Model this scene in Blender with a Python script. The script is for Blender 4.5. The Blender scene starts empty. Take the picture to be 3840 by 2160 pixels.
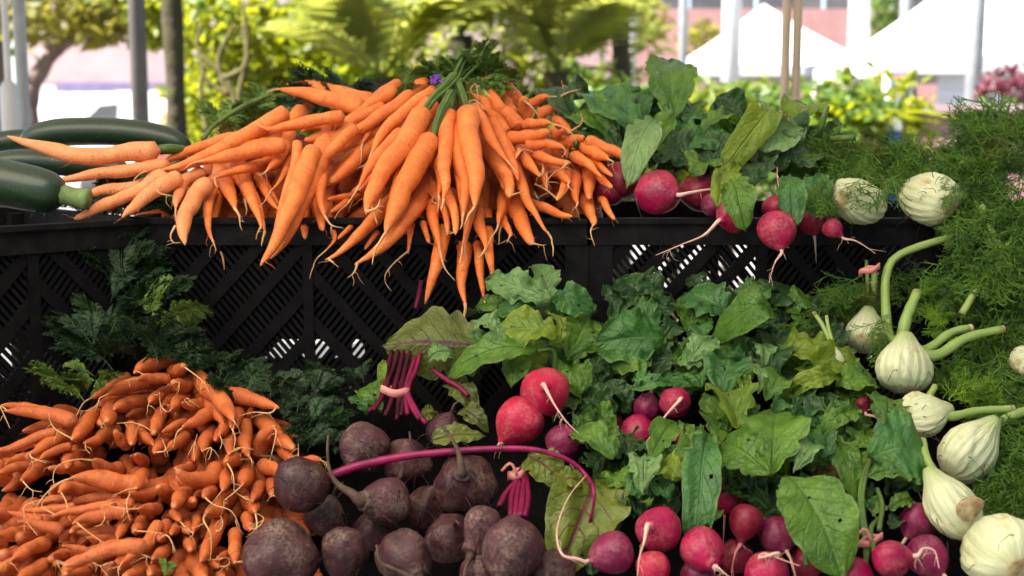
import bpy, math, random
from mathutils import Vector, Matrix, noise
random.seed(7)
R = math.radians
scene = bpy.context.scene
COL = scene.collection

# ------------------------------------------------------------------ camera
F = 4636.0                       # focal length in pixels of a 3840 wide frame
CAM = Vector((0, 0, 1.25))
PITCH = R(7.37)
FWD = Vector((0, math.cos(PITCH), -math.sin(PITCH)))
UP = Vector((0, math.sin(PITCH), math.cos(PITCH)))
RIGHT = Vector((1, 0, 0))
cam_d = bpy.data.cameras.new('camera')
cam = bpy.data.objects.new('camera', cam_d)
COL.objects.link(cam)
cam.location = CAM
cam.rotation_euler = (R(90) - PITCH, 0, 0)
cam_d.sensor_width = 36
cam_d.lens = F / 3840 * 36
cam_d.clip_start = 0.05
cam_d.clip_end = 600
cam_d.dof.use_dof = True
cam_d.dof.focus_distance = 1.33
cam_d.dof.aperture_fstop = 5.6
scene.camera = cam

def P(u, v, d):
    """the point of the place that is seen at (u, v) of the 3840 x 2160 photograph, d metres away along the view"""
    return CAM + d * (FWD + RIGHT * ((u - 1920) / F) + UP * ((1080 - v) / F))
K = 1.4907
def O(x, y, d):
    return P(x * K, y * K, d)
REG = {'A': (200, 380, 2.68333), 'B': (960, 300, 2.68333), 'C': (1640, 240, 3.22), 'D': (960, 640, 2.68333),
       'E': (1600, 640, 3.22), 'LA': (0, 1320, 3.45), 'LB': (560, 1320, 3.45), 'LC': (0, 1740, 3.45),
       'LD': (560, 1740, 3.45), 'O': (0, 0, 1 / K), 'F': (900, 1440, 2.0125), 'G': (1760, 1300, 1.684375),
       'H': (2560, 1300, 1.684375), 'R2': (1280, 0, 2.0125), 'R3': (2560, 0, 2.0125), 'R5': (1280, 720, 2.0125),
       'R6': (2560, 720, 2.0125), 'S': (3040, 1100, 1.3675)}
def N(reg, x, y):
    a, b, s = REG[reg]
    return (a + x / s, b + y / s)
def lerp_tab(tab, x):
    if x <= tab[0][0]: return tab[0][1]
    for (a, fa), (b, fb) in zip(tab, tab[1:]):
        if x <= b: return fa + (fb - fa) * (x - a) / (b - a)
    return tab[-1][1]
UPT = [(250, 1.66), (400, 1.585), (600, 1.50), (800, 1.435), (900, 1.415), (1150, 1.405)]
LOT = [(1000, 1.43), (1340, 1.37), (1500, 1.325), (1740, 1.25), (2160, 1.12), (2300, 1.08)]
def DU(v): return lerp_tab(UPT, v)
def DL(v): return lerp_tab(LOT, v)

# ------------------------------------------------------------------ mesh helpers
class MB:
    def __init__(s): s.v, s.f, s.uv = [], [], []
    def add(s, vs, fs, uvs=None):
        o = len(s.v); s.v += [tuple(p) for p in vs]
        s.uv += uvs if uvs else [(0, 0)] * len(vs)
        s.f += [tuple(i + o for i in f) for f in fs]
    def box(s, lo, hi, M=None):
        x0, y0, z0 = lo; x1, y1, z1 = hi
        vs = [Vector(p) for p in ((x0,y0,z0),(x1,y0,z0),(x1,y1,z0),(x0,y1,z0),(x0,y0,z1),(x1,y0,z1),(x1,y1,z1),(x0,y1,z1))]
        if M: vs = [M @ p for p in vs]
        s.add(vs, [(0,3,2,1),(4,5,6,7),(0,1,5,4),(1,2,6,5),(2,3,7,6),(3,0,4,7)])
    def bar(s, a, b, w, h, n):
        """a straight bar from a to b, w wide across, h thick along n"""
        a, b, n = Vector(a), Vector(b), Vector(n).normalized()
        d = (b - a).normalized(); t = d.cross(n).normalized() * w / 2; n = n * h / 2
        vs = [p + x * t + y * n for p in (a, b) for x, y in ((-1,-1),(1,-1),(1,1),(-1,1))]
        s.add(vs, [(0,1,2,3),(7,6,5,4),(0,4,5,1),(1,5,6,2),(2,6,7,3),(3,7,4,0)])
    def tube(s, pts, rad, seg=6, close=True):
        pts = [Vector(p) for p in pts]
        n = len(pts)
        rad = rad if isinstance(rad, (list, tuple)) else [rad] * n
        prev = None; vs = []; uvs = []
        for i, p in enumerate(pts):
            t = (pts[min(i+1, n-1)] - pts[max(i-1, 0)])
            t = t.normalized() if t.length > 1e-9 else Vector((0,0,1))
            if prev is None:
                a = Vector((0,0,1)) if abs(t.z) < .9 else Vector((1,0,0))
                prev = t.cross(a).normalized()
            prev = (prev - t * prev.dot(t))
            prev = prev.normalized() if prev.length > 1e-6 else t.orthogonal().normalized()
            q = t.cross(prev)
            for k in range(seg):
                an = 2 * math.pi * k / seg
                vs.append(p + (prev * math.cos(an) + q * math.sin(an)) * rad[i]); uvs.append((i / max(1, n-1), k / seg))
        fs = [(i*seg+k, i*seg+(k+1) % seg, (i+1)*seg+(k+1) % seg, (i+1)*seg+k) for i in range(n-1) for k in range(seg)]
        if close:
            fs.append(tuple(range(seg))[::-1]); fs.append(tuple(range((n-1)*seg, n*seg)))
        s.add(vs, fs, uvs)
    def mesh(s, name, smooth=True):
        me = bpy.data.meshes.new(name)
        me.from_pydata(s.v, [], s.f)
        uvl = me.uv_layers.new(name='UVMap')
        idx = [0] * len(me.loops); me.loops.foreach_get('vertex_index', idx)
        flat = []
        for i in idx: flat += s.uv[i]
        uvl.data.foreach_set('uv', flat)
        if smooth: me.polygons.foreach_set('use_smooth', [True] * len(me.polygons))
        me.update()
        return me
    def build(s, name, mat, parent=None, smooth=True):
        return link(name, s.mesh(name, smooth), mat, parent)
def link(name, me, mat=None, parent=None):
    if mat and not me.materials: me.materials.append(mat)
    o = bpy.data.objects.new(name, me); COL.objects.link(o)
    if parent is not None:
        o.parent = parent
        o.matrix_parent_inverse = Matrix.Translation(-Vector(parent.location)) if not parent.get('_rot') else parent.matrix_basis.inverted()
    return o
def tag(o, label=None, cat=None, group=None, kind=None):
    if label: o['label'] = label
    if cat: o['category'] = cat
    if group: o['group'] = group
    if kind: o['kind'] = kind
    return o
def empty(name, loc, label=None, cat=None, group=None):
    o = bpy.data.objects.new(name, None); COL.objects.link(o)
    o.location = loc; o.empty_display_size = .02
    return tag(o, label, cat, group)
def spline(pts, n):
    """n points along a Catmull-Rom curve through pts, evenly spaced"""
    pts = [Vector(p) for p in pts]
    if len(pts) == 2: pts = [pts[0], pts[0].lerp(pts[1], .5), pts[1]]
    e = [pts[0] * 2 - pts[1]] + pts + [pts[-1] * 2 - pts[-2]]
    fine = []
    for i in range(1, len(e) - 2):
        a, b, c, d = e[i-1], e[i], e[i+1], e[i+2]
        for k in range(12):
            t = k / 12
            fine.append(.5 * ((2*b) + (c-a)*t + (2*a-5*b+4*c-d)*t*t + (3*b-a-3*c+d)*t**3))
    fine.append(pts[-1])
    L = [0]
    for a, b in zip(fine, fine[1:]): L.append(L[-1] + (b-a).length)
    out = []; j = 0
    for i in range(n):
        x = L[-1] * i / (n-1)
        while j < len(L) - 2 and L[j+1] < x: j += 1
        w = (x - L[j]) / max(1e-9, L[j+1] - L[j])
        out.append(fine[j].lerp(fine[j+1], min(1, max(0, w))))
    return out

# ------------------------------------------------------------------ materials
class NT:
    def __init__(s, name):
        s.m = bpy.data.materials.new(name); s.m.use_nodes = True
        s.t = s.m.node_tree; s.n = s.t.nodes; s.l = s.t.links
        s.b = s.n['Principled BSDF']; s.out = s.n['Material Output']
    def node(s, t, **kw):
        n = s.n.new(t)
        for k, v in kw.items():
            if k in n.inputs: n.inputs[k].default_value = v
            else: setattr(n, k, v)
        return n
    def math(s, op, a, b=None, c=None):
        n = s.n.new('ShaderNodeMath'); n.operation = op
        for i, x in enumerate((a, b, c)):
            if x is None: continue
            if hasattr(x, 'is_output'): s.l.new(x, n.inputs[i])
            else: n.inputs[i].default_value = x
        return n.outputs[0]
    def mix(s, fac, a, b, blend='MIX'):
        n = s.n.new('ShaderNodeMix'); n.data_type = 'RGBA'; n.blend_type = blend
        for i, x in ((0, fac), (6, a), (7, b)):
            if hasattr(x, 'is_output'): s.l.new(x, n.inputs[i])
            else: n.inputs[i].default_value = (*x, 1) if isinstance(x, tuple) and len(x) == 3 else x
        return n.outputs[2]
    def noise(s, vec, scale, detail=3, rough=.55):
        n = s.node('ShaderNodeTexNoise', Scale=scale, Detail=detail, Roughness=rough)
        if vec is not None: s.l.new(vec, n.inputs['Vector'])
        return n.outputs['Fac']
    def ramp(s, fac, lo, hi):
        n = s.node('ShaderNodeMapRange'); s.l.new(fac, n.inputs[0])
        n.inputs[1].default_value = lo; n.inputs[2].default_value = hi
        return n.outputs[0]
    def bump(s, h, strength=.3, dist=.002):
        n = s.node('ShaderNodeBump', Strength=strength, Distance=dist)
        s.l.new(h, n.inputs['Height']); s.l.new(n.outputs[0], s.b.inputs['Normal'])
    def geo(s): return s.node('ShaderNodeNewGeometry').outputs['Position']
    def uv(s): return s.node('ShaderNodeTexCoord').outputs['UV']
    def objc(s): return s.node('ShaderNodeTexCoord').outputs['Object']
    def rand(s): return s.node('ShaderNodeObjectInfo').outputs['Random']
    def scale(s, vec, sc):
        n = s.node('ShaderNodeVectorMath', operation='MULTIPLY'); s.l.new(vec, n.inputs[0]); n.inputs[1].default_value = sc
        return n.outputs[0]
    def base(s, c):
        if hasattr(c, 'is_output'): s.l.new(c, s.b.inputs['Base Color'])
        else: s.b.inputs['Base Color'].default_value = (*c, 1)
    def rough(s, r, spec=.5):
        s.b.inputs['Roughness'].default_value = r; s.b.inputs['Specular IOR Level'].default_value = spec
    def translucent(s, amount, col):
        tr = s.n.new('ShaderNodeBsdfTranslucent'); mx = s.n.new('ShaderNodeMixShader')
        if hasattr(col, 'is_output'): s.l.new(col, tr.inputs[0])
        else: tr.inputs[0].default_value = (*col, 1)
        mx.inputs[0].default_value = amount
        s.l.new(s.b.outputs[0], mx.inputs[1]); s.l.new(tr.outputs[0], mx.inputs[2]); s.l.new(mx.outputs[0], s.out.inputs[0])

def carrot_mat(name, light, dark, ring):
    m = NT(name); g = m.geo(); uv = m.uv()
    big = m.noise(g, 55, 4)
    rg = m.noise(m.scale(uv, (46, 2.2, 1)), 1.0, 3, .7)
    c = m.mix(m.ramp(big, .35, .68), light, dark)
    c = m.mix(m.math('MULTIPLY', m.ramp(rg, .52, .74), .5), c, ring)
    c = m.mix(m.math('MULTIPLY', m.rand(), .55), c, dark)
    speck = m.noise(g, 420, 2)
    dirt = m.math('MULTIPLY', m.ramp(speck, .60, .70), m.ramp(m.noise(g, 26, 2), .40, .60))
    c = m.mix(m.math('MULTIPLY', dirt, .85), c, (.14, .055, .022))
    c = m.mix(m.math('MULTIPLY', m.ramp(m.noise(g, 95, 4, .7), .60, .72), .35), c, (.34, .12, .04))
    sep = m.node('ShaderNodeSeparateXYZ'); m.l.new(uv, sep.inputs[0])
    c = m.mix(m.math('MULTIPLY', m.ramp(sep.outputs[0], .93, 1.0), .35), c, (.55, .30, .15))
    crown = m.math('MULTIPLY', m.math('SUBTRACT', 1.0, m.ramp(sep.outputs[0], .0, .07)), .5)
    c = m.mix(crown, c, (.35, .15, .06))
    m.base(c); m.rough(.52, .35)
    m.b.inputs['Subsurface Weight'].default_value = .0
    m.b.inputs['Subsurface Radius'].default_value = (.006, .002, .001)
    m.b.inputs['Subsurface Scale'].default_value = 1
    m.bump(m.math('ADD', m.math('MULTIPLY', rg, 1.0), m.math('MULTIPLY', speck, .45)), .6, .0026)
    return m.m
def simple(name, c, c2=None, sc=30, rough=.6, spec=.4, bump=0, bs=.002, lo=.35, hi=.65, detail=3):
    m = NT(name); g = m.geo(); n = m.noise(g, sc, detail)
    m.base(m.mix(m.ramp(n, lo, hi), c, c2 if c2 else tuple(x * .8 for x in c))); m.rough(rough, spec)
    if bump: m.bump(n, bump, bs)
    return m.m
def leaf_mat(name, c1, c2, vein, trans, tcol, rough=.4, vamt=.32, spots=0.0):
    m = NT(name); g = m.geo(); uv = m.uv()
    sep = m.node('ShaderNodeSeparateXYZ'); m.l.new(uv, sep.inputs[0])
    u, v = sep.outputs[0], sep.outputs[1]
    av = m.math('ABSOLUTE', m.math('SUBTRACT', m.math('MULTIPLY', v, 2.0), 1.0))
    wob = m.math('MULTIPLY', m.math('SUBTRACT', m.noise(m.scale(uv, (5, 5, 1)), 1.0, 2), .5), .5)
    ph = m.math('ADD', m.math('SUBTRACT', m.math('MULTIPLY', u, 7.0), m.math('MULTIPLY', av, 2.2)), wob)
    fr = m.math('ABSOLUTE', m.math('SUBTRACT', m.math('FRACT', ph), .5))
    side = m.math('SUBTRACT', 1.0, m.ramp(fr, .0, .07))
    side = m.math('MULTIPLY', side, m.math('SUBTRACT', 1.0, m.math('MULTIPLY', av, .7)))
    mid = m.math('SUBTRACT', 1.0, m.ramp(av, .02, .085))
    veins = m.math('MAXIMUM', side, mid)
    n = m.noise(g, 38, 4); n2 = m.noise(g, 240, 3)
    c = m.mix(m.ramp(n, .36, .66), c1, c2)
    c = m.mix(m.math('MULTIPLY', m.rand(), .5), c, c2)
    c = m.mix(m.math('MULTIPLY', veins, vamt), c, vein)
    if spots:
        c = m.mix(m.math('MULTIPLY', m.ramp(m.noise(g, 110, 2), .68, .76), spots), c, (.16, .13, .05))
    edge = m.math('MULTIPLY', m.ramp(av, .9, 1.0), .35)
    c = m.mix(edge, c, (.22, .24, .08))
    m.base(c); m.rough(rough, .42)
    h = m.math('ADD', m.math('MULTIPLY', veins, -.25), m.math('ADD', m.math('MULTIPLY', n2, .55), m.math('MULTIPLY', n, .6)))
    m.bump(h, .9, .0045)
    m.translucent(trans, tcol)
    return m.m
def root_mat(name, a, b, dirt, shine, spots):
    """a round root: two body colours, skin marks running round it, soil on it"""
    m = NT(name); g = m.geo(); uv = m.uv()
    n = m.noise(g, 40, 4); st = m.noise(m.scale(uv, (14, 3, 1)), 1.0, 4, .7)
    c = m.mix(m.ramp(n, .35, .68), a, b)
    c = m.mix(m.math('MULTIPLY', m.ramp(st, .55, .75), .35), c, tuple(min(1, x * 1.9 + .03) for x in a))
    sc = m.noise(g, 300, 3)
    mask = m.math('MULTIPLY', m.ramp(m.noise(g, 30, 5, .7), .54 - spots * .12, .66), m.ramp(sc, .38, .60))
    c = m.mix(m.math('MULTIPLY', mask, spots), c, dirt)
    c = m.mix(m.math('MULTIPLY', m.rand(), .35), c, b)
    m.base(c); m.rough(shine, .3 if shine > .45 else .28)
    m.bump(m.math('ADD', m.math('MULTIPLY', st, .7), m.math('ADD', m.math('MULTIPLY', sc, .35), m.math('MULTIPLY', n, .8))), .5 if shine > .45 else .3, .003)
    return m.m
M = {}
M['carrot'] = carrot_mat('carrot_skin', (.82, .222, .046), (.62, .128, .024), (.88, .35, .13))
M['carrot_hazed'] = carrot_mat('hazed_carrot_skin', (.80, .29, .11), (.68, .21, .075), (.84, .42, .22))  # paler, pinkish tone: lens haze put into the skin colour
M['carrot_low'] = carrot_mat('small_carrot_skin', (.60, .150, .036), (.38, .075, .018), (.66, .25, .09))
M['tail'] = simple('root_hair', (.62, .37, .17), (.45, .22, .09), 60, .7)
M['stalk'] = simple('green_stalk', (.085, .15, .022), (.045, .09, .014), 60, .5)
M['frond_dark'] = simple('carrot_leaf', (.020, .052, .012), (.010, .028, .008), 60, .6)
M['frond_mid'] = simple('carrot_leaf_bright', (.13, .21, .025), (.06, .12, .018), 60, .6)
M['beet'] = root_mat('beet_skin', (.058, .014, .019), (.022, .006, .009), (.20, .135, .10), .5, .9)
M['beet_soil'] = root_mat('soiled_beet_skin', (.070, .018, .026), (.036, .010, .015), (.24, .16, .115), .6, .95)
M['beet_tail'] = simple('beet_tail', (.085, .048, .03), (.04, .02, .015), 120, .8, bump=.4)
M['beet_stem'] = simple('beet_stem', (.075, .003, .016), (.02, .002, .006), 45, .45, .12, bump=.2)
M['beet_stem_bright'] = simple('beet_stem_bright', (.27, .005, .075), (.12, .003, .03), 60, .35, .3, bump=.2)
M['beet_stem_mid'] = simple('beet_stem_red', (.19, .004, .045), (.08, .003, .018), 60, .42, .2, bump=.2)
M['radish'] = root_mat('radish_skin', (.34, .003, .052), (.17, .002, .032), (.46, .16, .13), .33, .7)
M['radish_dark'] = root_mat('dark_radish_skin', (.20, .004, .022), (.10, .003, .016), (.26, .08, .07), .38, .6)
M['radish_purple'] = root_mat('purple_radish_skin', (.21, .006, .058), (.11, .004, .034), (.34, .14, .14), .36, .7)
M['radish_red'] = root_mat('red_radish_skin', (.44, .010, .050), (.29, .005, .034), (.48, .20, .14), .4, .7)
M['radish_tail'] = simple('radish_tail', (.62, .42, .33), (.55, .27, .23), 70, .6)
M['radish_root'] = simple('radish_root', (.50, .10, .14), (.56, .24, .22), 60, .5)
M['leaf'] = leaf_mat('radish_leaf', (.115, .225, .016), (.045, .120, .012), (.15, .24, .06), .22, (.16, .30, .03), spots=.5)
M['leaf_teal'] = leaf_mat('blue_green_leaf', (.065, .185, .030), (.028, .098, .020), (.11, .21, .09), .15, (.10, .26, .06), spots=.3)
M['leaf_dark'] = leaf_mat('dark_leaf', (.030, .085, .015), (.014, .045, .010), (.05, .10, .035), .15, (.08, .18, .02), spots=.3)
M['leaf_yellow'] = leaf_mat('yellow_green_leaf', (.19, .26, .014), (.10, .175, .012), (.24, .30, .07), .28, (.30, .36, .02), spots=.7)
M['leaf_pale'] = leaf_mat('pale_leaf_underside', (.17, .28, .085), (.10, .20, .055), (.30, .40, .20), .2, (.2, .34, .08), spots=.25)
M['leaf_beet'] = leaf_mat('beet_leaf', (.12, .15, .024), (.07, .095, .018), (.085, .012, .03), .2, (.26, .28, .03), vamt=.95, spots=.6)
M['leaf_chard'] = leaf_mat('yellowing_beet_leaf', (.16, .20, .022), (.10, .14, .016), (.12, .008, .035), .25, (.34, .34, .03), .35, vamt=.95, spots=.5)
M['fennel_frond'] = simple('fennel_frond', (.11, .22, .018), (.05, .12, .014), 30, .6)
M['fennel_frond_bright'] = simple('bright_fennel_frond', (.22, .38, .018), (.12, .25, .016), 30, .6)
M['fennel_frond_olive'] = simple('olive_fennel_frond', (.15, .155, .02), (.08, .085, .016), 30, .6)
m = NT('fennel_stalk'); uv = m.uv(); g = m.geo()
ln = m.noise(m.scale(uv, (1.5, 26, 1)), 1.0, 2)
c = m.mix(m.ramp(ln, .35, .65), (.27, .36, .085), (.13, .23, .04)); m.base(m.mix(m.math('MULTIPLY', m.ramp(m.noise(g, 40), .3, .7), .4), c, (.34, .40, .13)))
m.rough(.42, .45); m.bump(ln, .4, .002); M['fennel_stalk'] = m.m
m = NT('fennel_bulb'); uv = m.uv(); g = m.geo()
sep = m.node('ShaderNodeSeparateXYZ'); m.l.new(uv, sep.inputs[0])
ln = m.noise(m.scale(uv, (2.2, 30, 1)), 1.0, 5, .7)
c = m.mix(m.math('MULTIPLY', m.ramp(ln, .44, .68), m.ramp(m.noise(g, 24, 3), .3, .7)), (.58, .59, .36), (.36, .43, .17))
c = m.mix(m.math('MULTIPLY', m.ramp(sep.outputs[0], .62, 1.0), .75), c, (.30, .40, .10))
br = m.math('MULTIPLY', m.ramp(m.noise(g, 38, 5, .7), .57, .70), .8)
c = m.mix(br, c, (.36, .22, .08))
c = m.mix(m.math('MULTIPLY', m.math('SUBTRACT', 1.0, m.ramp(sep.outputs[0], .0, .2)), .4), c, (.42, .33, .14))
m.base(c); m.rough(.36, .4); m.bump(ln, .8, .004)
m.b.inputs['Subsurface Weight'].default_value = .0; m.b.inputs['Subsurface Radius'].default_value = (.004, .004, .002); m.b.inputs['Subsurface Scale'].default_value = 1
M['fennel_bulb'] = m.m
M['fennel_base'] = simple('fennel_base', (.46, .37, .20), (.25, .16, .07), 110, .8, bump=.6, bs=.004)
m = NT('zucchini_skin'); g = m.geo(); uv = m.uv()
st = m.noise(m.scale(uv, (2.0, 9, 1)), 1.0, 3); sp = m.noise(g, 230, 2)
c = m.mix(m.ramp(st, .4, .7), (.007, .021, .008), (.013, .036, .012)); m.base(m.mix(m.math('MULTIPLY', m.ramp(sp, .60, .7), .5), c, (.04, .08, .03)))
m.rough(.36, .5); M['zucchini'] = m.m
M['zucchini_stem'] = simple('zucchini_stem', (.14, .21, .06), (.07, .12, .03), 80, .6, bump=.4)
M['crate'] = simple('black_crate_plastic', (.004, .0036, .004), (.007, .0062, .0068), 60, .65, .07, bump=.1)
M['crate_grey'] = simple('worn_black_crate_plastic', (.011, .010, .010), (.005, .0045, .005), 70, .65, .08, bump=.1)
M['band'] = simple('rubber_band', (.62, .23, .19), (.52, .17, .15), 60, .6)
M['tie'] = simple('purple_tie', (.20, .06, .42), (.13, .03, .30), 60, .45)
M['cloth'] = simple('dark_cloth', (.004, .004, .004), (.007, .0065, .007), 90, .95, .03)
M['wood'] = simple('table_wood', (.20, .13, .08), (.13, .08, .05), 20, .7)
M['table_white'] = simple('white_table_top', (.72, .71, .70), (.66, .65, .64), 20, .6)
M['soil'] = simple('dark_soil', (.05, .032, .022), (.025, .018, .014), 50, .95)
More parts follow.
